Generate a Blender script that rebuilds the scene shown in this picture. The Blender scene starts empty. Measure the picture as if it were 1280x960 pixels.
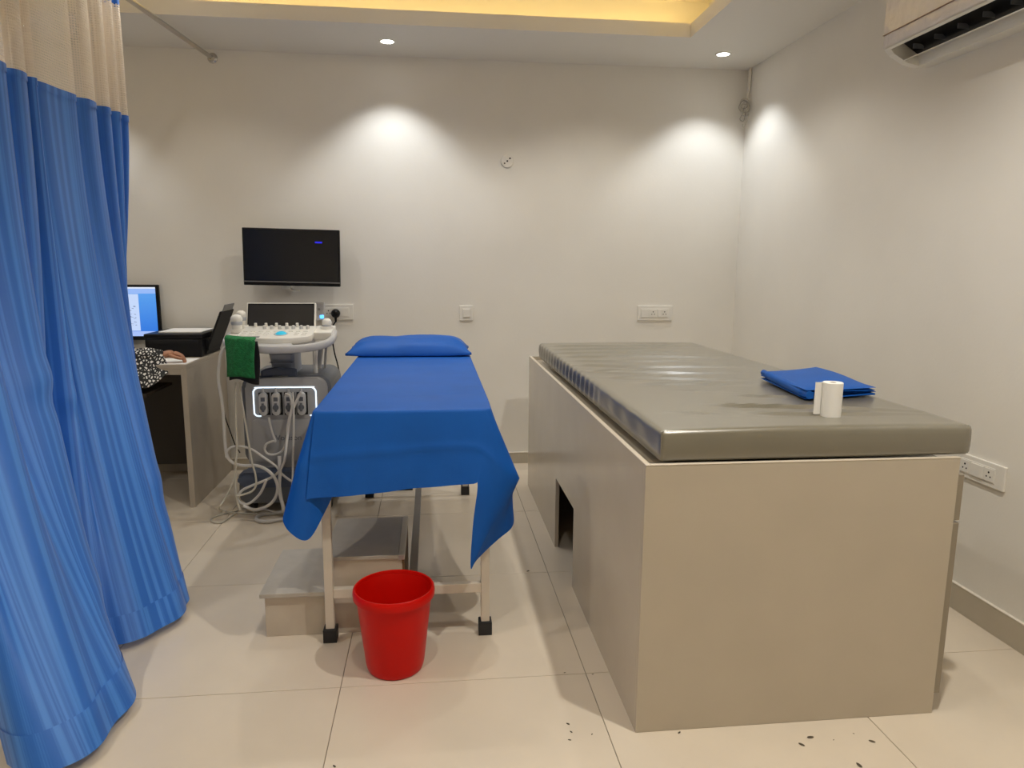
import bpy, bmesh, math, random
import numpy as np
from mathutils import Vector, Matrix, Euler
random.seed(7); rng = np.random.default_rng(7)
PI = math.pi
S = bpy.context.scene
COL = S.collection

# ------------------------------------------------------------------ camera
CAM = np.array([0.07697, -4.70446, 1.34007]); FPX = 886.43
PITCH, YAW, ROLL = -0.164976, 0.111679, 0.007007
_f = np.array([math.sin(YAW)*math.cos(PITCH), math.cos(YAW)*math.cos(PITCH), math.sin(PITCH)])
_r0 = np.array([math.cos(YAW), -math.sin(YAW), 0]); _u0 = np.cross(_r0, _f)
_r = _r0*math.cos(ROLL)+_u0*math.sin(ROLL); _u = -_r0*math.sin(ROLL)+_u0*math.cos(ROLL)
cam = bpy.data.cameras.new('camera'); camo = bpy.data.objects.new('camera', cam); COL.objects.link(camo)
m = Matrix.Identity(4)
for i in range(3):
    m[i][0], m[i][1], m[i][2], m[i][3] = _r[i], _u[i], -_f[i], CAM[i]
camo.matrix_world = m
cam.sensor_fit = 'HORIZONTAL'; cam.sensor_width = 36; cam.lens = FPX/1280*36; cam.clip_start = .05
S.camera = camo
def at(u, v, y):                      # survey helper: the point seen at (u, v) that lies at depth y
    d = _f*FPX+_r*(u-640)-_u*(v-480); t = (y-CAM[1])/d[1]; return CAM+d*t
def atz(u, v, z):
    d = _f*FPX+_r*(u-640)-_u*(v-480); t = (z-CAM[2])/d[2]; return CAM+d*t

# ------------------------------------------------------------------ world, exposure
S.view_settings.view_transform = 'Standard'; S.view_settings.look = 'None'
S.view_settings.exposure = 0.0; S.view_settings.gamma = 1.0; S.view_settings.use_curve_mapping = False
w = bpy.data.worlds.new('World'); S.world = w; w.use_nodes = True
w.node_tree.nodes['Background'].inputs[0].default_value = (.9, .92, 1, 1)
w.node_tree.nodes['Background'].inputs[1].default_value = 0.02
S.cycles.max_bounces = 10; S.cycles.diffuse_bounces = 7; S.cycles.sample_clamp_indirect = 6
SPOT_W = 28; RECESS_W = 72; COVE_E = 6.5

# ------------------------------------------------------------------ materials
MATS = {}
def mat(name, col, rough=.5, metal=0, noise=0, nscale=20, bump=0, bscale=60, emit=None, estr=0, spec=.5, alpha=1, coat=0, sheen=0, stretch=(1, 1, 1), trans=0):
    if name in MATS: return MATS[name]
    M = bpy.data.materials.new(name); M.use_nodes = True; nt = M.node_tree; b = nt.nodes['Principled BSDF']
    b.inputs['Base Color'].default_value = (*col, 1); b.inputs['Roughness'].default_value = rough
    b.inputs['Metallic'].default_value = metal; b.inputs['Specular IOR Level'].default_value = spec
    b.inputs['Alpha'].default_value = alpha; b.inputs['Coat Weight'].default_value = coat
    b.inputs['Sheen Weight'].default_value = sheen; b.inputs['Transmission Weight'].default_value = trans
    tc = nt.nodes.new('ShaderNodeTexCoord'); mp = nt.nodes.new('ShaderNodeMapping'); mp.inputs['Scale'].default_value = stretch
    nt.links.new(tc.outputs['Object'], mp.inputs[0])
    if noise:
        n = nt.nodes.new('ShaderNodeTexNoise'); n.inputs['Scale'].default_value = nscale; n.inputs['Detail'].default_value = 5
        nt.links.new(mp.outputs[0], n.inputs['Vector'])
        r = nt.nodes.new('ShaderNodeValToRGB')
        r.color_ramp.elements[0].position = .3; r.color_ramp.elements[1].position = .7
        r.color_ramp.elements[0].color = (*[c*(1-noise) for c in col], 1); r.color_ramp.elements[1].color = (*[min(1, c*(1+noise)) for c in col], 1)
        nt.links.new(n.outputs['Fac'], r.inputs[0]); nt.links.new(r.outputs[0], b.inputs['Base Color'])
    if bump:
        n2 = nt.nodes.new('ShaderNodeTexNoise'); n2.inputs['Scale'].default_value = bscale; n2.inputs['Detail'].default_value = 3
        nt.links.new(mp.outputs[0], n2.inputs['Vector'])
        bp = nt.nodes.new('ShaderNodeBump'); bp.inputs['Strength'].default_value = bump; bp.inputs['Distance'].default_value = .01
        nt.links.new(n2.outputs['Fac'], bp.inputs['Height']); nt.links.new(bp.outputs[0], b.inputs['Normal'])
    if emit: b.inputs['Emission Color'].default_value = (*emit, 1); b.inputs['Emission Strength'].default_value = estr
    MATS[name] = M; return M
WALL = mat('wall_paint', (.80, .775, .72), .6, noise=.02, nscale=3, bump=.04, bscale=90)
CEIL = mat('ceiling_paint', (.78, .755, .70), .7)
TILE = mat('vitrified_tile', (.70, .615, .50), .24, noise=.05, nscale=2.5, bump=.01, bscale=5)
GROUT = mat('grout', (.30, .26, .21), .8)
SKIRT = mat('skirting_tile', (.50, .45, .36), .3, noise=.05, nscale=6)
SKTOP = mat('skirting_cap', (.78, .73, .64), .5)
LAMI = mat('greige_laminate', (.53, .47, .38), .2, noise=.03, nscale=5, bump=.01, bscale=150)
LAMD = mat('laminate_edge', (.62, .55, .45), .4)
DOORM = mat('taupe_laminate', (.30, .26, .20), .35, noise=.03)
DARK = mat('dark_gap', (.02, .018, .015), .7)
REX = mat('olive_grey_rexine', (.150, .134, .090), .33, noise=.04, nscale=7, bump=.03, bscale=200, spec=1, coat=1)
REX.node_tree.nodes['Principled BSDF'].inputs['Coat Roughness'].default_value = .30; REX.node_tree.nodes['Principled BSDF'].inputs['Coat IOR'].default_value = 1.7
BLUE = mat('blue_sheet_cloth', (.002, .095, .44), .55, spec=.3, noise=.06, nscale=8, bump=.06, bscale=300)
STEELW = mat('cream_painted_steel', (.66, .60, .51), .4)
STEELG = mat('grey_painted_steel', (.36, .34, .31), .4)
RUB = mat('black_rubber', (.012, .012, .014), .55)
RED = mat('red_plastic', (.60, .004, .001), .35, spec=.2)
TREAD = mat('step_tread', (.50, .465, .41), .35, noise=.05)
STEPM = mat('step_laminate', (.56, .49, .40), .4, noise=.06, nscale=8)
BROWN = mat('raw_brown_board', (.16, .09, .045), .6, noise=.1)
ALU = mat('aluminium', (.62, .6, .57), .35, metal=.7)
CHROME = mat('chrome', (.6, .58, .55), .25, metal=1)
WPL = mat('white_plastic', (.78, .76, .70), .35)
WPL2 = mat('white_switch', (.80, .78, .73), .28)
CREAM = mat('cream_plastic', (.74, .71, .64), .35)
GPL = mat('machine_grey', (.34, .34, .345), .4)
GPLD = mat('machine_dark_grey', (.12, .13, .15), .45)
SILV = mat('machine_silver', (.55, .545, .54), .33)
BGREY = mat('neck_blue_grey', (.33, .36, .43), .45)
NAVY = mat('navy_plastic', (.07, .09, .14), .45)
BLK = mat('black_plastic', (.006, .006, .007), .4, spec=.25)
BLKM = mat('black_matte', (.009, .009, .010), .6, spec=.3)
SCRN = mat('screen_glass', (.008, .009, .011), .22)
SCRN2 = mat('touch_glass', (.022, .021, .021), .3)
LEDW = mat('white_led', (.9, .95, 1), .4, emit=(.70, .85, 1), estr=1.3)
LEDB = mat('blue_led', (.1, .4, .9), .4, emit=(.12, .5, 1), estr=1.6)
TBALL = mat('cyan_trackball', (.01, .42, .62), .3, emit=(.0, .45, .7), estr=.35)
LAMP = mat('lamp_diffuser', (1, 1, 1), .5, emit=(1, .97, .9), estr=14)
COVE = mat('warm_led_strip', (1, .8, .4), .5, emit=(1, .70, .24), estr=COVE_E)
GREEN = mat('green_towel', (.015, .19, .055), .95, noise=.25, nscale=60, bump=.6, bscale=160)
BCLOTH = mat('black_cloth', (.008, .009, .013), .85)
WCAB = mat('white_cable', (.60, .58, .55), .4)
CCAB = mat('cream_cable', (.55, .52, .44), .45)
PAPER = mat('white_paper', (.86, .85, .82), .7)
SKIN = mat('skin', (.36, .17, .095), .55, noise=.05, nscale=30)
HAIR = mat('black_hair', (.012, .01, .009), .5)
GARM = mat('black_garment', (.010, .010, .011), .85)
DIRT = mat('dark_dirt', (.10, .08, .055), .9)
DESKM = mat('desk_laminate', (.38, .33, .265), .35, noise=.04, nscale=10)
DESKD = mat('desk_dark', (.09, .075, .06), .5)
FILM = mat('clear_wrap_film', (.80, .76, .75), .14, bump=.5, bscale=26, coat=.8, spec=.8)
BOLT = mat('hole_black', (.01, .01, .01), .6)

def curtain_mat():
    M = bpy.data.materials.new('striped_blue_curtain'); M.use_nodes = True; nt = M.node_tree; b = nt.nodes['Principled BSDF']
    uv = nt.nodes.new('ShaderNodeUVMap'); uv.uv_map = 'UVMap'
    sp = nt.nodes.new('ShaderNodeSeparateXYZ'); nt.links.new(uv.outputs[0], sp.inputs[0])
    cmb = nt.nodes.new('ShaderNodeCombineXYZ'); nt.links.new(sp.outputs['X'], cmb.inputs['X'])
    n1 = nt.nodes.new('ShaderNodeTexNoise'); n1.inputs['Scale'].default_value = 34; n1.inputs['Detail'].default_value = 4; n1.inputs['Roughness'].default_value = .6
    nt.links.new(cmb.outputs[0], n1.inputs['Vector'])
    r = nt.nodes.new('ShaderNodeValToRGB'); r.color_ramp.interpolation = 'EASE'
    r.color_ramp.elements[0].position = .46; r.color_ramp.elements[0].color = (.020, .15, .59, 1)
    r.color_ramp.elements[1].position = .57; r.color_ramp.elements[1].color = (.062, .255, .76, 1)
    nt.links.new(n1.outputs['Fac'], r.inputs[0])
    # hem band: a stitched strip along the bottom
    nt.links.new(r.outputs[0], b.inputs['Base Color'])
    b.inputs['Roughness'].default_value = .5; b.inputs['Sheen Weight'].default_value = .2
    tr = nt.nodes.new('ShaderNodeBsdfTranslucent'); nt.links.new(r.outputs[0], tr.inputs['Color'])
    mx = nt.nodes.new('ShaderNodeMixShader'); mx.inputs[0].default_value = .08
    nt.links.new(b.outputs[0], mx.inputs[1]); nt.links.new(tr.outputs[0], mx.inputs[2])
    nt.links.new(mx.outputs[0], nt.nodes['Material Output'].inputs[0])
    return M
CURT = curtain_mat()
def net_mat():
    M = bpy.data.materials.new('beige_net'); M.use_nodes = True; nt = M.node_tree; b = nt.nodes['Principled BSDF']
    b.inputs['Base Color'].default_value = (.86, .79, .70, 1); b.inputs['Roughness'].default_value = .7
    uv = nt.nodes.new('ShaderNodeUVMap'); uv.uv_map = 'UVMap'
    sp = nt.nodes.new('ShaderNodeSeparateXYZ'); nt.links.new(uv.outputs[0], sp.inputs[0])
    def holes(out, k):
        a = nt.nodes.new('ShaderNodeMath'); a.operation = 'MULTIPLY'; a.inputs[1].default_value = k; nt.links.new(out, a.inputs[0])
        f = nt.nodes.new('ShaderNodeMath'); f.operation = 'FRACT'; nt.links.new(a.outputs[0], f.inputs[0])
        g = nt.nodes.new('ShaderNodeMath'); g.operation = 'GREATER_THAN'; g.inputs[1].default_value = .5; nt.links.new(f.outputs[0], g.inputs[0]); return g
    gx = holes(sp.outputs['X'], 170); gy = holes(sp.outputs['Y'], 100)
    mu = nt.nodes.new('ShaderNodeMath'); mu.operation = 'MULTIPLY'; nt.links.new(gx.outputs[0], mu.inputs[0]); nt.links.new(gy.outputs[0], mu.inputs[1])
    tr = nt.nodes.new('ShaderNodeBsdfTranslucent'); tr.inputs['Color'].default_value = (.86, .79, .70, 1)
    m1 = nt.nodes.new('ShaderNodeMixShader'); m1.inputs[0].default_value = .35
    nt.links.new(b.outputs[0], m1.inputs[1]); nt.links.new(tr.outputs[0], m1.inputs[2])
    tp = nt.nodes.new('ShaderNodeBsdfTransparent')
    m2 = nt.nodes.new('ShaderNodeMixShader'); nt.links.new(mu.outputs[0], m2.inputs[0])
    nt.links.new(m1.outputs[0], m2.inputs[1]); nt.links.new(tp.outputs[0], m2.inputs[2])
    nt.links.new(m2.outputs[0], nt.nodes['Material Output'].inputs[0])
    return M
NET = net_mat()
def screen_mat():
    # desktop picture on the PC screen: a blue program window with a white document (flat print, lit screen)
    M = bpy.data.materials.new('pc_screen_picture'); M.use_nodes = True; nt = M.node_tree; b = nt.nodes['Principled BSDF']
    uv = nt.nodes.new('ShaderNodeTexCoord'); sp = nt.nodes.new('ShaderNodeSeparateXYZ'); nt.links.new(uv.outputs['Generated'], sp.inputs[0])
    def gt(o, t):
        g = nt.nodes.new('ShaderNodeMath'); g.operation = 'GREATER_THAN'; g.inputs[1].default_value = t; nt.links.new(o, g.inputs[0]); return g.outputs[0]
    def lt(o, t):
        g = nt.nodes.new('ShaderNodeMath'); g.operation = 'LESS_THAN'; g.inputs[1].default_value = t; nt.links.new(o, g.inputs[0]); return g.outputs[0]
    def mul(a, c):
        g = nt.nodes.new('ShaderNodeMath'); g.operation = 'MULTIPLY'; nt.links.new(a, g.inputs[0]); nt.links.new(c, g.inputs[1]); return g.outputs[0]
    x, z = sp.outputs['X'], sp.outputs['Z']
    def mix(fac, c1, col):
        k = nt.nodes.new('ShaderNodeMix'); k.data_type = 'RGBA'; nt.links.new(fac, k.inputs[0])
        if isinstance(c1, tuple): k.inputs[6].default_value = c1
        else: nt.links.new(c1, k.inputs[6])
        k.inputs[7].default_value = col; return k.outputs[2]
    ramp = nt.nodes.new('ShaderNodeValToRGB'); nt.links.new(z, ramp.inputs[0])
    ramp.color_ramp.elements[0].color = (.02, .17, .72, 1); ramp.color_ramp.elements[1].color = (.10, .36, .85, 1)
    c = mix(mul(mul(gt(x, .25), lt(x, .80)), mul(gt(z, .11), lt(z, .86))), ramp.outputs[0], (.55, .68, .95, 1))
    # text lines of the document
    wv = nt.nodes.new('ShaderNodeTexNoise'); wv.inputs['Scale'].default_value = 1
    mp = nt.nodes.new('ShaderNodeMapping'); mp.inputs['Scale'].default_value = (14, 1, 34); nt.links.new(uv.outputs['Generated'], mp.inputs[0]); nt.links.new(mp.outputs[0], wv.inputs['Vector'])
    txt = mul(gt(wv.outputs['Fac'], .58), mul(mul(gt(x, .32), lt(x, .76)), mul(gt(z, .22), lt(z, .62))))
    c = mix(txt, c, (.20, .27, .45, 1))
    c = mix(gt(z, .87), c, (.30, .48, .92, 1))
    c = mix(gt(z, .97), c, (.75, .82, .95, 1))
    c = mix(lt(z, .10), c, (.38, .52, .93, 1))
    b.inputs['Base Color'].default_value = (.02, .02, .02, 1); b.inputs['Roughness'].default_value = .3
    nt.links.new(c, b.inputs['Emission Color']); b.inputs['Emission Strength'].default_value = 1.0
    return M
PCSCR = screen_mat()
def sleeve_mat():
    M = bpy.data.materials.new('black_white_leaf_print'); M.use_nodes = True; nt = M.node_tree; b = nt.nodes['Principled BSDF']
    tc = nt.nodes.new('ShaderNodeTexCoord'); mp = nt.nodes.new('ShaderNodeMapping'); mp.inputs['Scale'].default_value = (70, 40, 55); mp.inputs['Rotation'].default_value = (0, .5, .3)
    nt.links.new(tc.outputs['Object'], mp.inputs[0])
    v = nt.nodes.new('ShaderNodeTexVoronoi'); v.feature = 'DISTANCE_TO_EDGE'; v.inputs['Scale'].default_value = 1; nt.links.new(mp.outputs[0], v.inputs['Vector'])
    r = nt.nodes.new('ShaderNodeValToRGB'); r.color_ramp.elements[0].position = .17; r.color_ramp.elements[1].position = .24
    r.color_ramp.elements[0].color = (.012, .012, .012, 1); r.color_ramp.elements[1].color = (.72, .70, .66, 1)
    nt.links.new(v.outputs['Distance'], r.inputs[0]); nt.links.new(r.outputs[0], b.inputs['Base Color']); b.inputs['Roughness'].default_value = .8
    return M
PRINT = sleeve_mat()

# ------------------------------------------------------------------ geometry helpers
def V(*a): return Vector(a)
def catmull(P, n):
    P = np.asarray(P, float); k = len(P)
    if k < 3: return np.array([P[0]+(P[-1]-P[0])*t for t in np.linspace(0, 1, n)])
    Q = np.vstack([2*P[0]-P[1], P, 2*P[-1]-P[-2]]); out = []
    for s in np.linspace(0, k-1-1e-9, n):
        i = int(s); t = s-i; a, b, c, d = Q[i:i+4]
        out.append(.5*((2*b)+(-a+c)*t+(2*a-5*b+4*c-d)*t*t+(-a+3*b-3*c+d)*t**3))
    return np.array(out)
class MB:
    def __init__(s): s.bm = bmesh.new()
    def box(s, lo, hi, bev=0, rot=None, seg=2):
        lo = Vector(lo); hi = Vector(hi); c = (lo+hi)/2; d = hi-lo
        r = bmesh.ops.create_cube(s.bm, size=1); vs = r['verts']
        for v in vs:
            v.co = Vector((v.co.x*d.x, v.co.y*d.y, v.co.z*d.z))
        if bev:
            es = list({e for v in vs for e in v.link_edges})
            rr = bmesh.ops.bevel(s.bm, geom=es, offset=bev, segments=seg, affect='EDGES', profile=.5)
            vs = list({v for f in rr['faces'] for v in f.verts} | {v for v in vs if v.is_valid})
        for v in vs:
            if rot is not None: v.co = rot @ v.co
            v.co = v.co+c
        return s
    def cyl(s, p0, p1, r0, r1=None, n=20, cap=True):
        r1 = r0 if r1 is None else r1; p0 = Vector(p0); p1 = Vector(p1); a = (p1-p0).normalized()
        q = a.to_track_quat('Z', 'Y').to_matrix(); A = []; B = []
        for i in range(n):
            d = q @ Vector((math.cos(2*PI*i/n), math.sin(2*PI*i/n), 0)); A.append(s.bm.verts.new(p0+d*r0)); B.append(s.bm.verts.new(p1+d*r1))
        for i in range(n): s.bm.faces.new((A[i], A[(i+1) % n], B[(i+1) % n], B[i]))
        if cap: s.bm.faces.new(A[::-1]); s.bm.faces.new(B)
        return s
    def tube(s, pts, r, n=8, k=None, smooth=True):
        P = catmull(pts, k or max(8, 6*len(pts))) if smooth else np.asarray(pts, float)
        rings = []; up = None
        for i in range(len(P)):
            t = Vector(P[min(i+1, len(P)-1)]-P[max(i-1, 0)])
            if t.length < 1e-9: t = Vector((0, 0, 1))
            t.normalize()
            if up is None: up = t.orthogonal().normalized()
            up = (up-t*up.dot(t)); up = up.normalized() if up.length > 1e-6 else t.orthogonal().normalized()
            sd = t.cross(up); rr = r[min(i*len(r)//len(P), len(r)-1)] if isinstance(r, (list, tuple)) else r
            rings.append([s.bm.verts.new(Vector(P[i])+(up*math.cos(2*PI*j/n)+sd*math.sin(2*PI*j/n))*rr) for j in range(n)])
        for a, b in zip(rings, rings[1:]):
            for j in range(n): s.bm.faces.new((a[j], a[(j+1) % n], b[(j+1) % n], b[j]))
        s.bm.faces.new(rings[0][::-1]); s.bm.faces.new(rings[-1]); return s
    def lathe(s, prof, c, n=40, axis=None, close=False):
        q = Matrix.Identity(3) if axis is None else Vector(axis).to_track_quat('Z', 'Y').to_matrix(); c = Vector(c); rings = []
        for (r, z) in prof: rings.append([s.bm.verts.new(c+q @ Vector((r*math.cos(2*PI*i/n), r*math.sin(2*PI*i/n), z))) for i in range(n)])
        for a, b in zip(rings, rings[1:]):
            for j in range(n): s.bm.faces.new((a[j], a[(j+1) % n], b[(j+1) % n], b[j]))
        if prof[0][0] > 1e-6 and not close: s.bm.faces.new(rings[0][::-1])
        if prof[-1][0] > 1e-6 and not close: s.bm.faces.new(rings[-1])
        return s
    def prism(s, poly, z0, z1, axis='z', bev=0):
        # poly in the plane across the axis
        def P(a, b, c): return {'z': (a, b, c), 'y': (a, c, b), 'x': (c, a, b)}[axis]
        A = [s.bm.verts.new(P(a, b, z0)) for a, b in poly]; B = [s.bm.verts.new(P(a, b, z1)) for a, b in poly]; n = len(poly)
        fs = [s.bm.faces.new(A[::-1]), s.bm.faces.new(B)]
        for i in range(n): fs.append(s.bm.faces.new((A[i], A[(i+1) % n], B[(i+1) % n], B[i])))
        if bev:
            es = list({e for f in fs[:2] for e in f.edges})
            bmesh.ops.bevel(s.bm, geom=es, offset=bev, segments=2, affect='EDGES', profile=.5)
        return s
    def grid(s, G):
        G = np.asarray(G); a, b = G.shape[:2]
        vs = [[s.bm.verts.new(G[i, j]) for j in range(b)] for i in range(a)]
        for i in range(a-1):
            for j in range(b-1): s.bm.faces.new((vs[i][j], vs[i][j+1], vs[i+1][j+1], vs[i+1][j]))
        return s
    def soft(s, lo, hi, r, res=.03, fn=None):
        lo = np.array(lo, float); hi = np.array(hi, float); d = hi-lo; n = np.maximum(2, np.ceil(d/res).astype(int)); vs0 = []
        for ax in range(3):
            o = [k for k in range(3) if k != ax]
            for side in (0, 1):
                A = np.linspace(0, 1, n[o[0]]+1); B = np.linspace(0, 1, n[o[1]]+1); row = []
                for a in A:
                    rr = []
                    for b in B:
                        p = np.zeros(3); p[ax] = hi[ax] if side else lo[ax]; p[o[0]] = lo[o[0]]+d[o[0]]*a; p[o[1]] = lo[o[1]]+d[o[1]]*b
                        q = np.clip(p, lo+r, hi-r); e = p-q; L = np.linalg.norm(e)
                        if L > 1e-9: p = q+e/L*min(L, r) if L > r else p
                        if fn is not None: p = fn(p)
                        v = s.bm.verts.new(p); rr.append(v); vs0.append(v)
                    row.append(rr)
                for i in range(len(A)-1):
                    for j in range(len(B)-1):
                        f = (row[i][j], row[i+1][j], row[i+1][j+1], row[i][j+1]); s.bm.faces.new(f)
        bmesh.ops.remove_doubles(s.bm, verts=s.bm.verts[:], dist=1e-5); bmesh.ops.recalc_face_normals(s.bm, faces=s.bm.faces[:]); return s
    def xform(s, M):
        bmesh.ops.transform(s.bm, matrix=M, verts=s.bm.verts[:]); return s

ORG = {}
def link(o, parent):
    COL.objects.link(o)
    if parent is not None: o.parent = parent
def tag(o, label=None, cat=None, group=None, kind=None):
    if label: o['label'] = label
    if cat: o['category'] = cat
    if group: o['group'] = group
    if kind: o['kind'] = kind
    return o
def thing(name, loc, label, cat, group=None):
    o = bpy.data.objects.new(name, None); o.empty_display_size = .05; COL.objects.link(o); o.location = loc; ORG[o.name] = Vector(loc)
    return tag(o, label, cat, group)
def obj(name, mb, material, parent=None, smooth=False, angle=35):
    bm = mb.bm; bmesh.ops.recalc_face_normals(bm, faces=bm.faces[:])
    me = bpy.data.meshes.new(name)
    if parent is not None: org = ORG[parent.name]
    else:
        xs = [v.co for v in bm.verts]; org = Vector((sum(v.x for v in xs)/len(xs), sum(v.y for v in xs)/len(xs), min(v.z for v in xs)))
    for v in bm.verts: v.co -= org
    if smooth:
        for f in bm.faces: f.smooth = True
        if angle:
            for e in bm.edges:
                if len(e.link_faces) == 2 and e.calc_face_angle(0) > math.radians(angle): e.smooth = False
    bm.to_mesh(me); bm.free(); me.materials.append(material)
    o = bpy.data.objects.new(name, me); link(o, parent); ORG[o.name] = org.copy()
    if parent is None: o.location = org
    return o
def struct(name, mb, material, parent=None, label=None, **k):
    o = obj(name, mb, material, parent, **k)
    if parent is None: o['kind'] = 'structure'
    if label: o['label'] = label
    return o
def grid_uv(name, G, material, parent, uscale=None, smooth=True):
    # sheet of cloth as a grid with a UV map measured along the cloth
    G = np.asarray(G); a, b = G.shape[:2]; org = np.array(ORG[parent.name])
    me = bpy.data.meshes.new(name); vs = (G.reshape(-1, 3)-org).tolist()
    fs = [(i*b+j, i*b+j+1, (i+1)*b+j+1, (i+1)*b+j) for i in range(a-1) for j in range(b-1)]
    me.from_pydata(vs, [], fs); uvl = me.uv_layers.new(name='UVMap')
    U = np.asarray(uscale); k = 0
    for f in fs:
        for vi in f:
            uvl.data[k].uv = (U[vi % b], G[vi//b, vi % b, 2]); k += 1
    me.materials.append(material)
    for p in me.polygons: p.use_smooth = smooth
    o = bpy.data.objects.new(name, me); link(o, parent); ORG[o.name] = Vector(org); return o

# ------------------------------------------------------------------ the room
XR, XL, YB, YF, H = 2.142, -3.0, 0.0, -5.6, 2.61
floor = struct('floor', MB().box((XL, YF, -.1), (XR, YB, -.004)), GROUT, label='cream tiled floor')
ORG[floor.name] = Vector(floor.location)
xs = sorted({XL, XR} | {.571+.802*k for k in range(-5, 3) if XL+.05 < .571+.802*k < XR-.05})
ys = sorted({YF, YB} | {-1.772-.797*k for k in range(-3, 6) if YF+.05 < -1.772-.797*k < YB-.05})
tile_mesh = {}
for a, b in zip(xs, xs[1:]):
    for c, d in zip(ys, ys[1:]):
        key = (round(b-a, 3), round(d-c, 3)); g = .0012
        if key not in tile_mesh:
            mb = MB().box((-(b-a)/2+g, -(d-c)/2+g, -.006), ((b-a)/2-g, (d-c)/2-g, 0), bev=.0008, seg=1)
            me = bpy.data.meshes.new('floor_tile'); mb.bm.to_mesh(me); mb.bm.free(); me.materials.append(TILE); tile_mesh[key] = me
        o = bpy.data.objects.new('floor_tile', tile_mesh[key]); link(o, floor)
        o.location = Vector(((a+b)/2, (c+d)/2, 0))-floor.location
T = .12
struct('wall_back', MB().box((XL-T, YB, -.1), (XR+T, YB+T, H+.4)), WALL)
struct('wall_right', MB().box((XR, YF-T, -.1), (XR+T, YB, H+.4)), WALL)
struct('wall_left', MB().box((XL-T, YF-T, -.1), (XL, YB, H+.4)), WALL)
struct('wall_front', MB().box((XL, YF-T, -.1), (XR, YF, H+.4)), WALL)
# false ceiling border with a recessed light cove
CX0, CX1, CY0, CY1 = -2.4, 1.531, -4.3, -.60
mb = MB(); cth = .075
mb.box((XL, CY1, H), (XR, YB, H+cth)); mb.box((XL, YF, H), (XR, CY0, H+cth)); mb.box((XL, CY0, H), (CX0, CY1, H+cth)); mb.box((CX1, CY0, H), (XR, CY1, H+cth))
ceiling = struct('ceiling', mb, CEIL, label='white false ceiling border around a lit recess')
led = .16
mb = MB()
mb.box((XL, YF, H+.24), (XR, YB, H+.30))
struct('ceiling_recess', mb, CEIL, label='raised ceiling panel inside the warm lit cove')
mb = MB()
mb.box((CX0-led-.05, CY1+led, H+cth), (CX1+led+.05, CY1+led+.05, H+.24)); mb.box((CX0-led-.05, CY0-led-.05, H+cth), (CX1+led+.05, CY0-led, H+.24))
mb.box((CX0-led-.05, CY0-led, H+cth), (CX0-led, CY1+led, H+.24)); mb.box((CX1+led, CY0-led, H+cth), (CX1+led+.05, CY1+led, H+.24))
struct('trim_1', mb, CEIL, label='upright sides of the ceiling cove')
for nm, lo, hi in (('b', (CX0, CY1+.05, 0), (CX1, CY1+.075, 0)), ('f', (CX0, CY0-.075, 0), (CX1, CY0-.05, 0)), ('l', (CX0-.075, CY0, 0), (CX0-.05, CY1, 0)), ('r', (CX1+.05, CY0, 0), (CX1+.075, CY1, 0))):
    o = obj('led_strip', MB().box((lo[0], lo[1], H+cth), (hi[0], hi[1], H+cth+.012)), COVE)
    tag(o, {'b': 'warm yellow cove strip along the edge nearest the back wall', 'f': 'warm yellow cove strip along the edge nearest the camera side', 'l': 'warm yellow cove strip along the left edge over the desk side', 'r': 'warm yellow cove strip along the edge beside the air conditioner'}[nm], 'light strip', 'cove light strips')
# skirting
def skirting(name, horizontal):
    mb = MB(); cap = MB(); h = .079
    if horizontal: mb.box((XL, -.012, 0), (XR, 0, h-.005), bev=.001, seg=1); cap.box((XL, -.0135, h-.005), (XR, 0, h), bev=.001, seg=1)
    else: mb.box((XR-.012, YF, 0), (XR, -.014, h-.005+.03), bev=.001, seg=1); cap.box((XR-.0135, YF, h-.005+.03), (XR, -.014, h+.03), bev=.001, seg=1)
    o = struct(name, mb, SKIRT, label='taupe tile skirting with a pale top edge'); ORG[o.name] = Vector(o.location)
    obj('cap', cap, SKTOP, o)
skirting('baseboard_back', True); skirting('baseboard_right', False)

# ------------------------------------------------------------------ downlights
def downlight(x, y, label, z=H, watt=SPOT_W, size=104, blend=.55, col=(.97, 1, 1.02)):
    H = z
    t = thing('ceiling_downlight', (x, y, H), label, 'downlight', 'recessed ceiling downlights')
    obj('trim_ring', MB().lathe([(.036, -.001), (.046, -.001), (.048, -.004), (.047, -.007), (.037, -.006), (.036, -.001)], (x, y, H), 32, close=True), WPL, t, smooth=True)
    obj('diffuser', MB().cyl((x, y, H-.0045), (x, y, H-.001), .036, n=32), LAMP, t)
    ld = bpy.data.lights.new('downlight_beam', 'SPOT'); ld.energy = watt; ld.color = col; ld.spot_size = math.radians(size); ld.spot_blend = blend; ld.shadow_soft_size = .035
    lo = bpy.data.objects.new('downlight_beam', ld); link(lo, t); lo.location = (0, 0, -.012)
    return t
downlight(-.165, -.312, 'recessed downlight near back wall above the two beds gap')
downlight(1.833, -.333, 'recessed downlight in the ceiling corner above hanging wires')
downlight(-2.13, -.32, 'recessed downlight above the desk behind the curtain')
for x, y, k, lab in ((1.12, -1.02, .62, 'panel lamp inside the ceiling recess over the couch, wall end'), (0.0, -1.02, .42, 'panel lamp inside the ceiling recess over the steel bed'), (-1.15, -1.02, .25, 'panel lamp inside the ceiling recess over the scanner side'),
                  (1.12, -3.35, 1.8, 'panel lamp inside the ceiling recess over the near end of the couch'), (0.0, -3.35, .5, 'panel lamp inside the ceiling recess over the near floor'), (-1.95, -3.0, .95, 'panel lamp inside the ceiling recess left of the curtain')):
    downlight(x, y, lab, H+.24, RECESS_W*k, 124 if y > -2 else 138, .45, (1, .955, .87))

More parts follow.
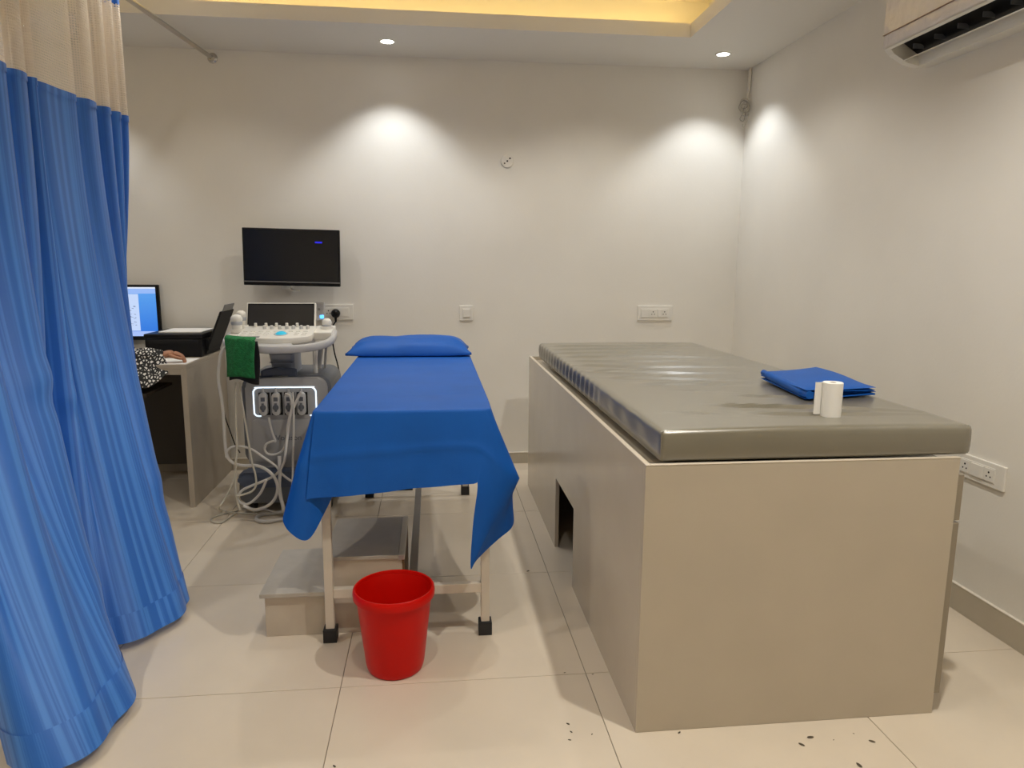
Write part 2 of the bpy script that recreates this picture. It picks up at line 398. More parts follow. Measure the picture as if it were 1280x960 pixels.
# ------------------------------------------------------------------ built-in couch (right)
BL, BR, BF, BB, BH = .6505, 1.5804, -2.8847, -.5086, .804
t = thing('examination_couch', ((BL+BR)/2, (BF+BB)/2, 0), 'large greige laminate box couch under the thick olive grey mattress', 'examination couch')
th = .018
obj('front_panel', MB().box((BL, BF, .0), (BR, BF+th, BH), bev=.0012, seg=1), LAMI, t)
NY0, NY1, NZ = -1.925, -1.49, .345          # knee cut-out in the left side
mb = MB()
mb.prism([(BF+th, 0), (NY0, 0), (NY0, NZ), (NY1, NZ), (NY1, 0), (BB, 0), (BB, BH), (BF+th, BH)], BL, BL+th, axis='x')
obj('side_panel', mb, LAMI, t)
obj('back_panel', MB().box((BL+th, BB-th, 0), (BR, BB, BH)), LAMI, t)
obj('deck', MB().box((BL+th, BF+th, BH-.045), (BR-.002, BB-th, BH-.02)), LAMI, t)
obj('inner_panel', MB().box((BL+.40, BF+th, 0), (BL+.42, BB-th, BH-.05)), DOORM, t)
obj('top_rim', MB().box((BL-.0005, BF-.0005, BH), (BL+.014, BB, BH+.003), bev=.001, seg=1).box((BL+.014, BF-.0005, BH), (BR, BF+.014, BH+.003), bev=.001, seg=1), LAMD, t)
obj('carcass_side', MB().box((BR-.018, BF+th, .06), (BR-.001, BB-th, BH-.05)), DOORM, t)
for i, (a, b) in enumerate(((BF+.004, -2.30), (-2.294, -1.70), (-1.694, -1.10), (-1.094, BB))):
    d = obj('drawer', MB().box((BR, a, .615), (BR+.022, b, .755), bev=.002, seg=1), DOORM, t); obj('handle', MB().box((BR+.022, (a+b)/2-.05, .70), (BR+.034, (a+b)/2+.05, .712), bev=.002), ALU, d)
    d = obj('door', MB().box((BR, a, .062), (BR+.022, b, .608), bev=.002, seg=1), DOORM, t); obj('handle', MB().box((BR+.022, b-.05, .42), (BR+.034, b-.038, .54), bev=.002), ALU, d)
# mattress with wrinkles
MX0, MX1, MY0, MY1, MZ0, MZ1 = .694, 1.622, -2.868, -.62, .8075, .898
folds = [(-.95+.0, .74, 1.30, .09, .005, .020), (-1.10, .72, 1.35, .06, .005, .02), (-1.25, .74, 1.45, .10, .006, .022), (-1.42, .75, 1.30, .05, .005, .018), (-1.58, .74, 1.35, .10, .006, .022), (-1.76, .76, 1.25, .08, .0075, .02), (-1.93, .80, 1.2, .12, .0065, .02), (-2.08, .88, 1.2, .1, .006, .018), (-.80, .75, 1.5, .05, .005, .02),
         (-2.52, 1.00, 1.38, .22, .007, .014), (-2.36, 1.15, 1.32, .30, .006, .012), (-2.63, .82, .93, .35, .005, .012), (-2.66, 1.05, 1.45, .12, .005, .014), (-2.22, .98, 1.08, .3, .004, .012), (-2.62, 1.4, 1.55, .3, .004, .010)]
def mat_fn(p):
    x, y, z = p; k = (z-MZ0)/(MZ1-MZ0)
    if z > MZ1-.035:
        up = min(1, (z-(MZ1-.035))/.03); h = 0
        for (yc, xa, xb, sl, A, wd) in folds:
            yy = y-(yc-sl*(x-xa)+.01*math.sin(9*x+yc*7)); mk = 1/(1+math.exp(-(x-xa)/.02))/(1+math.exp((x-xb)/.06))
            h += 1.2*mk*A*(math.exp(-(yy/wd)**2)-.6*math.exp(-((yy+1.6*wd)/wd)**2))
        h += .004*math.sin(3*y+1)*math.sin(4*x)
        z += h*up
    edge = max(0, 1-abs(x-MX0)/.03)
    if edge > 0:
        near = 1/(1+math.exp(-(y+2.05)/.06)); bul = math.sin(PI*min(1, max(0, k)))
        x += edge*(.006*math.sin(2*PI*(y+.02*k)/.085)*near+.0015*math.sin(2*PI*y/.19+1)*(1-near))*bul
    if abs(y-MY0) < .02: y -= .004*math.sin(PI*k)
    return np.array((x, y, z))
tm = thing('couch_mattress', ((MX0+MX1)/2, (MY0+MY1)/2, MZ0), 'wrinkled olive grey vinyl mattress lying on the laminate couch', 'mattress')
obj('cover', MB().soft((MX0, MY0, MZ0), (MX1, MY1, MZ1), .012, .0145, mat_fn), REX, tm, smooth=True, angle=0)
mb = MB(); zz = MZ1-.012
mb.tube([(MX0+.004, MY0+.004, MZ0+.01), (MX0+.003, MY0+.003, MZ1-.02), (MX0+.006, MY0+.005, MZ1-.006)], .0022, 6)
mb.tube([(MX0+.01, MY0+.006, MZ1-.004), ((MX0+MX1)/2, MY0+.005, MZ1-.004), (MX1-.01, MY0+.006, MZ1-.004)], .0018, 6)
obj('seam', mb, REX, tm, smooth=True)

# ------------------------------------------------------------------ folded sheet and paper roll on the couch
zc = MZ1+.004
A_, B_, C_, D_ = np.array([1.372, -2.04]), np.array([1.318, -2.485]), np.array([1.607, -2.425]), np.array([1.625, -2.00])
mb = MB(); nL = 4; lt = .0085
for L in range(nL):
    z0 = zc+L*lt; G = np.zeros((13, 13, 3)); G2 = G.copy()
    off = .006*math.sin(L*2.1)
    for i in range(13):
        for j in range(13):
            u_, v_ = i/12, j/12; q = (A_*(1-u_)+B_*u_)*(1-v_)+(D_*(1-u_)+C_*u_)*v_
            q = q+np.array([off*(v_-.3), off*(u_-.5)])
            sag = .004*math.sin(5*u_+3*v_+L)+.006*(u_*(1-u_)*4)*(v_*(1-v_)*4)*(1 if L == nL-1 else .3)+.016*(1-u_)*v_*(L/nL)
            e = min(u_, 1-u_, v_, 1-v_); rnd = -.003*max(0, 1-e*18)
            G[i, j] = (q[0], q[1], z0+lt*.9+max(0, sag)+rnd); G2[i, j] = (q[0], q[1], z0+max(0, sag)*(1 if L else 0)-rnd)
    mb.grid(G); mb.grid(G2)
    for idx in ([(i, 0) for i in range(13)], [(i, 12) for i in range(13)], [(0, j) for j in range(13)], [(12, j) for j in range(13)]):
        mb.grid([[G[i] for i in idx], [(G[i]+G2[i])/2+np.array([0, -.002, 0]) for i in idx], [G2[i] for i in idx]])
bmesh.ops.remove_doubles(mb.bm, verts=mb.bm.verts[:], dist=1e-5)
# rolled fold along the side that faces the camera's left
mid = [(A_*(1-s)+B_*s) for s in np.linspace(0, 1, 8)]
mb.tube([(q[0]+.013, q[1]+.004*(1-2*s), zc+.0172+.008*(1-s)) for q, s in zip(mid, np.linspace(0, 1, 8))], [.012, .0155, .0165, .0165, .0165, .0165, .0165, .016, .0135], 14)
o = obj('folded_sheet', mb, BLUE, smooth=True, angle=60); tag(o, 'folded blue cotton sheet lying flat on the olive mattress', 'sheet')
# paper roll: wound body with a loose tail
rx, ry, rz0, rr_, rh = 1.262, -2.735, MZ1+.0035, .029, .103
t = thing('paper_roll', (rx, ry, rz0), 'small white paper roll standing on end with a loose tail', 'paper roll')
mb = MB().lathe([(.010, 0), (rr_, 0), (rr_, rh-.001), (rr_-.001, rh), (.011, rh), (.010, rh-.002), (.010, 0)], (rx, ry, rz0), 36, close=True)
obj('roll', mb, PAPER, t, smooth=True)
pts = [(rx-.004, ry+rr_+.0004), (rx-.014, ry+rr_*.88), (rx-.026, ry+.012), (rx-.034, ry+.004), (rx-.047, ry+.003), (rx-.052, ry+.006)]
C = catmull(np.array([(a, b, 0) for a, b in pts]), 24)
G = [[(p[0], p[1], rz0+.006), (p[0], p[1], rz0+rh)] for p in C]
mb = MB().grid(G).grid([[(a[0]+.0008, a[1]+.0008, a[2]) for a in r] for r in G]); obj('loose_tail', mb, PAPER, t, smooth=True)
obj('core', MB().lathe([(.0085, .001), (.010, .001), (.010, rh-.001), (.0085, rh-.001), (.0085, .001)], (rx, ry, rz0), 24, close=True), mat('card_core', (.25, .2, .16), .8), t, smooth=True)

# ------------------------------------------------------------------ steel bed (left) with sheet and pillow
LX0, LX1, LY0, LY1, LT = -.302, .256, -2.268, -.645, .76
t = thing('steel_examination_bed', ((LX0+LX1)/2, (LY0+LY1)/2, 0), 'cream steel tube examination bed under the draped blue sheet', 'bed')
q = .0155
for x in (LX0, LX1):
    for y in (LY0, LY1):
        lg = obj('leg', MB().box((x-q, y-q, .02), (x+q, y+q, LT), bev=.003), STEELW, t)
        obj('rubber_foot', MB().prism([(x-.024, y-.024), (x+.024, y-.024), (x+.024, y+.024), (x-.024, y+.024)], 0, .052, bev=.003), RUB, lg)
for y in (LY0, LY1): obj('cross_bar', MB().box((LX0+q, y-.013, .165), (LX1-q, y+.013, .20), bev=.002), STEELW, t)
obj('long_bar', MB().box((-.022, LY0+.013, .17), (.008, LY1-.013, .197), bev=.002), STEELG, t)
for x in (LX0, LX1): obj('top_rail', MB().box((x-q, LY0-.03, LT), (x+q, LY1+.03, LT+.03), bev=.003), STEELW, t)
for y in (LY0, LY1): obj('top_rail', MB().box((LX0+q, y-q, LT), (LX1-q, y+q, LT+.03), bev=.003), STEELW, t)
obj('bed_board', MB().box((LX0-.012, LY0-.04, LT+.03), (LX1+.012, LY1+.04, LT+.042)), STEELG, t)
mt = obj('bed_mattress', MB().soft((-.315, -2.318, LT+.042), (.267, -.60, .852), .02, .05), REX, smooth=True); tag(mt, 'thin mattress on the steel bed hidden beneath the blue sheet', 'mattress')
# sheet: columns (top edge, middle, hem)
zt = .8575
cols = [  # left side from the back, around the front, to the right side
 ((-.320, -.62, zt), (-.328, -.62, .75), (-.330, -.62, .66)),
 ((-.320, -1.1, zt), (-.330, -1.1, .74), (-.334, -1.1, .64)),
 ((-.320, -1.6, zt), (-.334, -1.6, .73), (-.345, -1.62, .62)),
 ((-.320, -2.0, zt), (-.345, -2.02, .70), (-.365, -2.04, .57)),
 ((-.320, -2.22, zt), (-.368, -2.24, .68), (-.405, -2.24, .52)),
 ((-.322, -2.30, zt), (-.388, -2.31, .67), (-.440, -2.31, .49)),
 ((-.321, -2.318, zt), (-.376, -2.345, .66), (-.412, -2.365, .455)),
 ((-.320, -2.323, zt), (-.352, -2.352, .66), (-.350, -2.375, .425)),
 ((-.318, -2.326, zt), (-.318, -2.335, .66), (-.300, -2.335, .50)),
 ((-.316, -2.328, zt), (-.298, -2.322, .68), (-.266, -2.318, .58)),
 ((-.314, -2.330, zt), (-.312, -2.326, .69), (-.300, -2.330, .585)),
 ((-.312, -2.331, zt), (-.336, -2.348, .69), (-.347, -2.362, .566)),
 ((-.300, -2.332, zt), (-.322, -2.352, .69), (-.335, -2.368, .566)),
 ((-.20, -2.332, zt), (-.205, -2.350, .70), (-.21, -2.362, .572)),
 ((-.05, -2.333, zt), (-.05, -2.348, .71), (-.05, -2.358, .584)),
 ((.10, -2.333, zt), (.10, -2.350, .72), (.10, -2.362, .596)),
 ((.20, -2.332, zt), (.205, -2.352, .72), (.205, -2.366, .605)),
 ((.235, -2.331, zt), (.250, -2.356, .70), (.222, -2.374, .600)),
 ((.250, -2.330, zt), (.290, -2.360, .66), (.206, -2.384, .47)),
 ((.258, -2.326, zt), (.330, -2.350, .63), (.197, -2.386, .312)),
 ((.264, -2.320, zt), (.372, -2.315, .605), (.222, -2.360, .330)),
 ((.268, -2.30, zt), (.372, -2.275, .59), (.300, -2.285, .365)),
 ((.270, -2.24, zt), (.358, -2.22, .60), (.366, -2.205, .392)),
 ((.271, -2.12, zt), (.335, -2.11, .64), (.365, -2.10, .44)),
 ((.271, -1.9, zt), (.310, -1.9, .70), (.335, -1.9, .52)),
 ((.271, -1.5, zt), (.288, -1.5, .73), (.296, -1.5, .58)),
 ((.271, -1.1, zt), (.281, -1.1, .74), (.285, -1.1, .60)),
 ((.271, -.62, zt), (.279, -.62, .75), (.282, -.62, .62))]
K = 210
top = catmull([c[0] for c in cols], K); mid_ = catmull([c[1] for c in cols], K); hem = catmull([c[2] for c in cols], K)
top[:, 2] = zt
rows = []
spine = np.array([(-.024, min(max(y, -2.31), -.62), zt) for x, y, z in top])
for s in np.linspace(0, 1, 14):
    P = spine*(1-s)+top*s; P = P.copy()
    fade = 1-s**4
    P[:, 2] += fade*(.0012*np.sin(P[:, 1]*9)+.0008*np.sin(P[:, 1]*23+1)+.0032*np.exp(-((P[:, 1]+1.36-.55*P[:, 0])/.022)**2)/(1+np.exp(-(P[:, 0]+.10)/.03))-.0022*np.exp(-((P[:, 1]+2.06-.1*P[:, 0])/.012)**2))
    rows.append(P)
out = mid_-top; out[:, 2] = 0; L_ = np.linalg.norm(out, axis=1, keepdims=True)+1e-6; out = out/L_
for a, dz in ((.0035, -.0012), (.006, -.0045), (.0075, -.010)): P = top+out*a; P[:, 2] += dz; rows.append(P)
edge = rows[-1]
for s in np.linspace(.08, 1, 12):
    P = edge*(1-s)+mid_*s; rows.append(P)
for s in np.linspace(.1, 1, 10): rows.append(mid_*(1-s)+hem*s)
G = np.array(rows)
n0 = len(rows)-22
for r in range(n0, len(rows)):       # soft ripples of the hanging part
    k = (r-n0)/22; xx = G[r, :, 0]; fr = np.exp(-((G[r, :, 1]+2.35)/.05)**2)
    G[r, :, 1] += fr*k*(.006*np.sin(xx*19+1.2)+.003*np.sin(xx*43+k*2))-fr*.004*np.exp(-((k-.45)/.05)**2)
sheet = MB().grid(G); bmesh.ops.remove_doubles(sheet.bm, verts=sheet.bm.verts[:], dist=2e-4)
so = obj('bed_sheet', sheet, BLUE, smooth=True, angle=0); tag(so, 'smooth blue cotton sheet draped over the steel bed, corners hanging', 'sheet')
# pillow
PX0, PX1, PY0, PY1, PZ0 = -.385, .283, -.925, -.60, zt+.004
def pil(p):
    x, y, z = p; a = (x-PX0)/(PX1-PX0)*2-1; b = (y-PY0)/(PY1-PY0)*2-1; k = (z-PZ0)/.10
    full = max(0, 1-abs(a)**6)**.8*max(0, 1-abs(b)**2.6)**.62
    hgt = .012+.080*full*(1.0+.08*a+.12*b)
    cs = abs(a*b)**5
    x += -.018*math.copysign(1, a)*(1-abs(b)**2)*abs(a)**4; y += -.014*math.copysign(1, b)*(1-abs(a)**2)*abs(b)**4
    wr = .004*math.sin(9*a+5*b)*full*abs(b)+.0035*math.sin(22*x+34*y)*full-.006*math.exp(-((b+.62-.12*math.sin(4*a))/.10)**2)*full
    lift = .006*abs(a)**4
    return np.array((x, y, PZ0+lift*(1-0)+hgt*k+wr*max(0, k)))
po = obj('pillow', MB().soft((PX0, PY0, PZ0), (PX1, PY1, PZ0+.10), .004, .022, pil), BLUE, smooth=True, angle=0); tag(po, 'flat pillow in a blue case at the wall end of the bed', 'pillow')

# ------------------------------------------------------------------ step stool
SX0, SXM, SX1, SY0, SY1 = -.539, -.315, -.045, -2.222, -1.83
t = thing('step_stool', ((SX0+SX1)/2, (SY0+SY1)/2, 0), 'two-step laminate stool half under the steel bed', 'step stool')
obj('lower_step', MB().box((SX0, SY0, 0), (SXM, SY1, .156), bev=.0015, seg=1), STEPM, t)
obj('lower_tread', MB().box((SX0-.014, SY0-.016, .156), (SXM-.001, SY1+.004, .172), bev=.0015, seg=1), TREAD, t)
obj('upper_step', MB().box((SXM, SY0, 0), (SX1, SY1, .284), bev=.0015, seg=1), STEPM, t)
obj('upper_tread', MB().box((SXM-.012, SY0-.006, .284), (SX1-.012, SY1+.004, .298), bev=.0015, seg=1), TREAD, t)
obj('edge_strip', MB().box((SX1-.012, SY0-.008, .280), (SX1+.010, SY1+.008, .299), bev=.002), ALU, t)
obj('end_board', MB().box((SX1, SY0+.004, .002), (SX1+.008, SY1-.004, .279)), BROWN, t)
lp = [(SX0+.165+.012*math.cos(a), SY0-.001, .062+.016*math.sin(a)) for a in np.linspace(0, 2*PI, 12)]
# ------------------------------------------------------------------ bucket
bx, by = -.062, -2.46
t = thing('waste_bucket', (bx, by, 0), 'bright red plastic bucket on the floor before the steel bed', 'bucket')
prof = [(.088, 0), (.092, .004), (.095, .012), (.0905+.008, .03), (.126, .272), (.1265, .276), (.124, .276), (.1225, .272), (.094, .03), (.088, .008), (.0, .008)]
obj('body', MB().lathe(prof, (bx, by, 0), 56), RED, t, smooth=True, angle=50)
obj('rim', MB().lathe([(.1235, .277), (.126, .266), (.130, .258), (.1345, .259), (.1355, .272), (.134, .284), (.130, .288), (.1255, .287), (.1235, .277)], (bx, by, 0), 56, close=True), RED, t, smooth=True, angle=50)
o = obj('floor_strip', MB().box((-.275, -.545, 0), (-.055, -.515, .008), bev=.002), BLKM); tag(o, 'thin black strip lying on the floor behind the bed legs', 'strip')

# ------------------------------------------------------------------ wall fittings
def holes3(P, n, up, right, s, parent):
    mb = MB()
    for (a, b, r) in ((0, .010, .0042), (-.0095, -.007, .0034), (.0095, -.007, .0034)):
        c = P+right*a*s+up*b*s; mb.cyl(c-n*.001, c+n*.0006, r*s, n=10)
    return obj('pin_holes', mb, BOLT, parent)
def plate(name, c, n, w, h, label, cat, modules, group=None):
    # modules: list of (offset, width, kind)
    c = Vector(c); n = Vector(n); up = Vector((0, 0, 1)); right = up.cross(n).normalized()*1.0
    R = Matrix((right, n, up)).transposed()
    t = thing(name, tuple(c), label, cat, group)
    def bx_(a0, a1, b0, b1, d0, d1, bev=.0015):
        mb = MB().box((a0, d0, b0), (a1, d1, b1), bev=bev); M = Matrix.Translation(c) @ R.to_4x4(); return mb.xform(M)
    obj('cover_plate', bx_(-w/2, w/2, -h/2, h/2, 0, .011, .0025), WPL2, t)
    ih = h*.52
    x0 = min(m[0]-m[1]/2 for m in modules)-.004; x1 = max(m[0]+m[1]/2 for m in modules)+.004
    obj('inner_frame', bx_(x0, x1, -ih/2-.005, ih/2+.005, .011, .0135, .001), WPL2, t)
    for (o_, w_, kind) in modules:
        if kind == 'socket':
            s_ = obj('socket', bx_(o_-w_/2, o_+w_/2, -ih/2, ih/2, .0135, .0155, .0006), WPL2, t)
            holes3(c+right*o_+n*.0155, n, up, right, w_/.048, s_)
        elif kind == 'switch':
            obj('rocker_switch', bx_(o_-w_/2, o_+w_/2, -ih/2, ih/2, .0135, .0185, .0012), WPL2, t)
        else: obj('blank_cover', bx_(o_-w_/2, o_+w_/2, -ih/2, ih/2, .0135, .0150, .0006), WPL2, t)
    return t
B = (0, -1, 0)
# for a wall facing -y: right = up x n = +x
plate('socket_plate', (1.577, 0, 1.030), B, .240, .100, 'white twin socket plate on back wall above the couch', 'socket', [(-.072, .048, 'blank'), (-.038+.0, .018, 'blank'), (0-.024+.01, .046, 'socket'), (.03, .024, 'switch'), (.066, .046, 'socket')], 'wall sockets')
plate('socket_plate', (-.535, 0, 1.037), B, .200, .098, 'white socket plate behind the scanner with black plug', 'socket', [(-.056, .048, 'socket'), (-.006, .048, 'socket'), (.045, .050, 'blank')], 'wall sockets')
plate('switch_plate', (.297, 0, 1.031), B, .090, .098, 'single square white switch plate on the back wall', 'switch', [(0, .044, 'switch')])
plate('socket_plate', (XR, -2.315, .585), (-1, 0, 0), .240, .092, 'white socket plate on right wall beside the mattress corner', 'socket', [(-.068, .046, 'socket'), (-.005, .060, 'switch'), (.052, .046, 'socket')], 'wall sockets')
# round conduit cover
c = Vector((.563, 0, 2.003)); t = thing('conduit_cover', tuple(c), 'round white conduit cover high on the back wall', 'junction cover')
obj('disc', MB().lathe([(.041, 0), (.041, .006), (.038, .010), (0, .011)], c, 36, axis=B), WALL, t, smooth=True)
mb = MB()
for dx, dz, r in ((-.017, -.014, .0045), (0, 0, .0055), (.017, .017, .0055)): mb.cyl(c+V(dx, -.0095, dz), c+V(dx, -.0125, dz), r, n=12)
obj('hole', mb, BOLT, t)
# plug-in adapter with blue light and black mains plug
c = at(400, 390, -.03); t = thing('plug_adapter', (c[0], -.0155, c[2]-.03), 'white plug-in adapter glowing blue left of the black plug', 'adapter')
a0 = Vector((c[0], 0, c[2]))
ad = obj('case', MB().box(a0+V(-.034, -.05, -.055), a0+V(.030, -.016, .062), bev=.004), mat('adapter_white', (.62, .62, .64), .4), t)
obj('indicator', MB().box(a0+V(.002, -.0525, -.040), a0+V(.026, -.05, -.018), bev=.003), LEDB, t)
obj('button', MB().cyl(a0+V(-.002, -.05, .018), a0+V(-.002, -.053, .018), .008, n=16), GPL, t)
t = thing('mains_plug', (-.545, -.016, 1.0), 'black mains plug with cable in the socket behind the scanner', 'plug')
pc = Vector((-.545, 0, 1.030))
obj('plug_body', MB().lathe([(.028, 0), (.029, .012), (.024, .026), (.014, .036), (0, .038)], pc+V(0, -.0165, 0), 24, axis=B), BLK, t, smooth=True)
obj('strain_relief', MB().cyl(pc+V(0, -.032, -.02), pc+V(0, -.03, -.055), .009, .006, n=12), BLK, t, smooth=True)
cab = [pc+V(0, -.03, -.05)]+[Vector(at(u, v, y)) for u, v, y in ((416, 408, -.04), (415, 420, -.06), (418, 440, -.07), (423, 460, -.08), (424, 475, -.08), (420, 490, -.1), (414, 505, -.15))]+[Vector((-.60, -.2, .35)), Vector((-.66, -.3, .16))]
obj('cable', MB().tube(cab, .0045, 8), BLK, t, smooth=True)
# wires hanging in the corner
t = thing('corner_wires', (XR-.04, -.03, 2.35), 'bundle of coiled pale wires hanging in the ceiling corner', 'wires')
base = Vector((XR-.012, -.05, 2.43))
obj('wire_trunk', MB().tube([(XR-.011, -.06, H-.001), (XR-.011, -.06, 2.52), (XR-.014, -.055, 2.45), (XR-.02, -.05, 2.42)], .0085, 8), CREAM, t, smooth=True)
for k in range(5):
    ph = k*1.3; rx_, rz_ = .028+.008*(k % 3), .026+.010*((k*2) % 3)
    pts = [base+V(-.030+rx_*math.cos(a+ph)*.8, -.012-.006*k+.008*math.sin(2*a), -.045-.018*k*.5+rz_*math.sin(a+ph)) for a in np.linspace(0, 2*PI*1.15, 14)]
    obj('wire_loop', MB().tube(pts, .003, 6), CCAB if k % 2 else STEELG, t, smooth=True)
obj('wire_tail', MB().tube([base+V(-.01, -.015, -.03), base+V(-.004, -.03, -.09), base+V(-.006, -.03, -.14), base+V(-.03, -.025, -.19), base+V(-.036, -.02, -.17)], .003, 6), CCAB, t, smooth=True)
obj('wire_tail', MB().tube([base+V(-.03, -.02, -.06), base+V(-.045, -.025, -.11), base+V(-.055, -.02, -.14), base+V(-.03, -.02, -.15), base+V(-.02, -.02, -.10)], .003, 6), STEELG, t, smooth=True)

# ------------------------------------------------------------------ wall monitor
MC = Vector((-.782, -.14, 1.382)); t = thing('wall_monitor', tuple(MC-V(0, 0, .17)), 'black flat monitor mounted on the back wall, screen dark', 'monitor')
mw, mh = .580, .346
R = Matrix.Rotation(math.radians(1.0), 3, 'Y')
def mbx(lo, hi, bev=.002):
    return MB().box(lo, hi, bev=bev).xform(Matrix.Translation(MC) @ R.to_4x4())
ho = obj('housing', mbx((-mw/2, -.012, -mh/2), (mw/2, .022, mh/2), .004), BLK, t)
obj('screen', mbx((-mw/2+.008, -.0135, -mh/2+.028), (mw/2-.008, -.012, mh/2-.008), .0004), SCRN, t)
obj('chin_strip', mbx((-mw/2, -.0142, -mh/2+.020), (mw/2, -.012, -mh/2+.026), .0004), mat('grey_strip', (.2, .2, .21), .3), t)
obj('status_text', mbx((mw/2-.148, -.0142, mh/2-.083), (mw/2-.105, -.0136, mh/2-.073), .0002), mat('blue_screen_text', (.0, .0, .1), .5, emit=(.02, .02, .75), estr=1.0), t)
obj('rear_bulge', mbx((-.16, .022, -.10), (.16, .05, .10), .01), BLK, t)
obj('wall_bracket', MB().box((MC.x-.10, -.012, MC.z-.20), (MC.x-.03, 0, MC.z-.02), bev=.002).box((MC.x-.085, MC.y+.04, MC.z-.06), (MC.x-.045, -.011, MC.z-.02), bev=.002), WPL, t)
obj('bracket_arm', MB().tube([(MC.x-.05, -.02, MC.z-.12), (MC.x-.03, -.06, MC.z-.18), (MC.x-.01, -.09, MC.z-.20), (MC.x+.02, -.05, MC.z-.205)], .006, 8), WPL, t, smooth=True)

# ------------------------------------------------------------------ air conditioner
AY0, AY1 = -2.72, -1.79
AZ = 2.165
prof = [(XR, AZ), (XR-.075, AZ-.004), (XR-.125, AZ+.006), (XR-.185, AZ+.038), (XR-.207, AZ+.062), (XR-.212, AZ+.10), (XR-.212, AZ+.27), (XR-.195, AZ+.30), (XR, AZ+.30)]
t = thing('air_conditioner', (XR-.1, (AY0+AY1)/2, AZ), 'white split air conditioner still in clear film, right wall', 'air conditioner')
def px(poly): return poly
mb = MB()
# body without the outlet: the section is a shell whose lower slope is open as the air outlet
A = [p for p in prof]
def ext(mb, poly, y0, y1):
    va = [mb.bm.verts.new((x, y0, z)) for x, z in poly]; vb = [mb.bm.verts.new((x, y1, z)) for x, z in poly]; n = len(poly)
    mb.bm.faces.new(va); mb.bm.faces.new(vb[::-1])
    for i in range(n): mb.bm.faces.new((va[i], vb[i], vb[(i+1) % n], va[(i+1) % n]))
ext(mb, [(XR, AZ), (XR-.072, AZ-.004), (XR-.085, AZ+.05), (XR-.17, AZ+.10), (XR-.200, AZ+.055), (XR-.207, AZ+.062), (XR-.212, AZ+.10), (XR-.212, AZ+.27), (XR-.195, AZ+.30), (XR, AZ+.30)], AY0+.035, AY1-.035)
body = obj('casing', mb, WPL, t)
mb = MB(); ext(mb, prof, AY0, AY0+.035); obj('end_cap', mb, WPL, t)
mb = MB(); ext(mb, prof, AY1-.035, AY1); obj('end_cap', mb, WPL, t)
mb = MB(); ext(mb, [(XR-.083, AZ+.045), (XR-.168, AZ+.095), (XR-.166, AZ+.089), (XR-.085, AZ+.040)], AY0+.036, AY1-.036); obj('outlet_throat', mb, BLK, t)
mb = MB(); ext(mb, [(XR-.150, AZ+.008), (XR-.150, AZ+.012), (XR-.098, AZ+.034), (XR-.098, AZ+.030)], AY0+.04, AY1-.04); obj('louver', mb, WPL, t)
for y in np.linspace(AY0+.1, AY1-.1, 7): obj('vane', MB().box((XR-.15, y-.0015, AZ+.042), (XR-.105, y+.0015, AZ+.060)), GPLD, t)
mb = MB(); G = []
ny = 90
for i in range(ny+1):
    y = AY0+.002+(AY1-AY0-.004)*i/ny; row = []
    for (x, z) in ((XR-.2095, AZ+.066), (XR-.2138, AZ+.09), (XR-.2145, AZ+.108), (XR-.2145, AZ+.124), (XR-.2145, AZ+.14), (XR-.2145, AZ+.165), (XR-.2145, AZ+.19), (XR-.2145, AZ+.215), (XR-.2145, AZ+.24), (XR-.2145, AZ+.27)):
        row.append((x-.0032*abs(math.sin(31*y+70*z+3*math.sin(11*y))+math.sin(110*z-23*y+2*math.sin(17*y)))*.6-.0012*random.random(), y, z))
    G.append(row)
mb.grid(G); obj('protective_film', mb, FILM, t, smooth=True)
obj('panel_seam', MB().box((XR-.2225, AY0+.01, AZ+.112), (XR-.2125, AY1-.004, AZ+.1145)), mat('seam_brown', (.34, .24, .18), .6), t)

# ------------------------------------------------------------------ curtain on its rod
def rodp(y, off=0, z=2.56): return (-1.222+.105*y+off, y, z)
t = thing('curtain_rod', (-1.222, 0, 2.5), 'bare steel curtain rod fixed to the back wall', 'curtain rod')
obj('rod', MB().tube([rodp(-.01), rodp(-1.7), rodp(-3.4)], .0125, 14, smooth=False), CHROME, t, smooth=True)
mb = MB().lathe([(.030, 0), (.030, .006), (.022, .012), (.016, .03), (0.0, .031)], (-1.222, 0, 2.56), 24, axis=(-.1, -1, 0)); obj('wall_flange', mb, CHROME, t, smooth=True)
for y in (-2.2, -3.38): obj('hanger', MB().cyl(rodp(y, 0, 2.56), rodp(y, 0, H), .006, n=10).cyl(rodp(y, 0, H-.006), rodp(y, 0, H), .022, n=16), CHROME, t, smooth=True)
topc = [(-1.00, -.02), (-1.035, .022), (-1.075, .030), (-1.095, -.035), (-1.125, .022), (-1.170, .032), (-1.19, -.04), (-1.225, .022), (-1.285, .032), (-1.31, -.045), (-1.345, .020), (-1.43, .036), (-1.47, -.01), (-1.50, .026), (-1.60, .022), (-1.715, .018), (-1.735, -.03), (-1.75, .03), (-1.775, .030), (-1.80, -.05), (-1.80, .028), (-1.885, .045), (-1.91, -.06), (-1.94, .05), (-2.05, .055), (-2.15, -.03), (-2.19, .04), (-2.29, .05), (-2.36, -.04), (-2.42, .04), (-2.50, .04)]
hemc = [(-1.36, -1.56), (-1.26, -1.60), (-1.20, -1.64), (-1.22, -1.67), (-1.12, -1.70), (-1.08, -1.745), (-1.09, -1.775), (-1.02, -1.79), (-.965, -1.84), (-.955, -1.87), (-.925, -1.90), (-.905, -1.955), (-.900, -2.00), (-.888, -2.05), (-.890, -2.13), (-.930, -2.22), (-.99, -2.27), (-1.04, -2.285), (-1.10, -2.30), (-1.17, -2.33), (-1.20, -2.37), (-1.13, -2.42), (-1.05, -2.45), (-.95, -2.49), (-.880, -2.545), (-.842, -2.63), (-.835, -2.72), (-.845, -2.82), (-.885, -2.89), (-.96, -2.915), (-1.055, -2.88)]
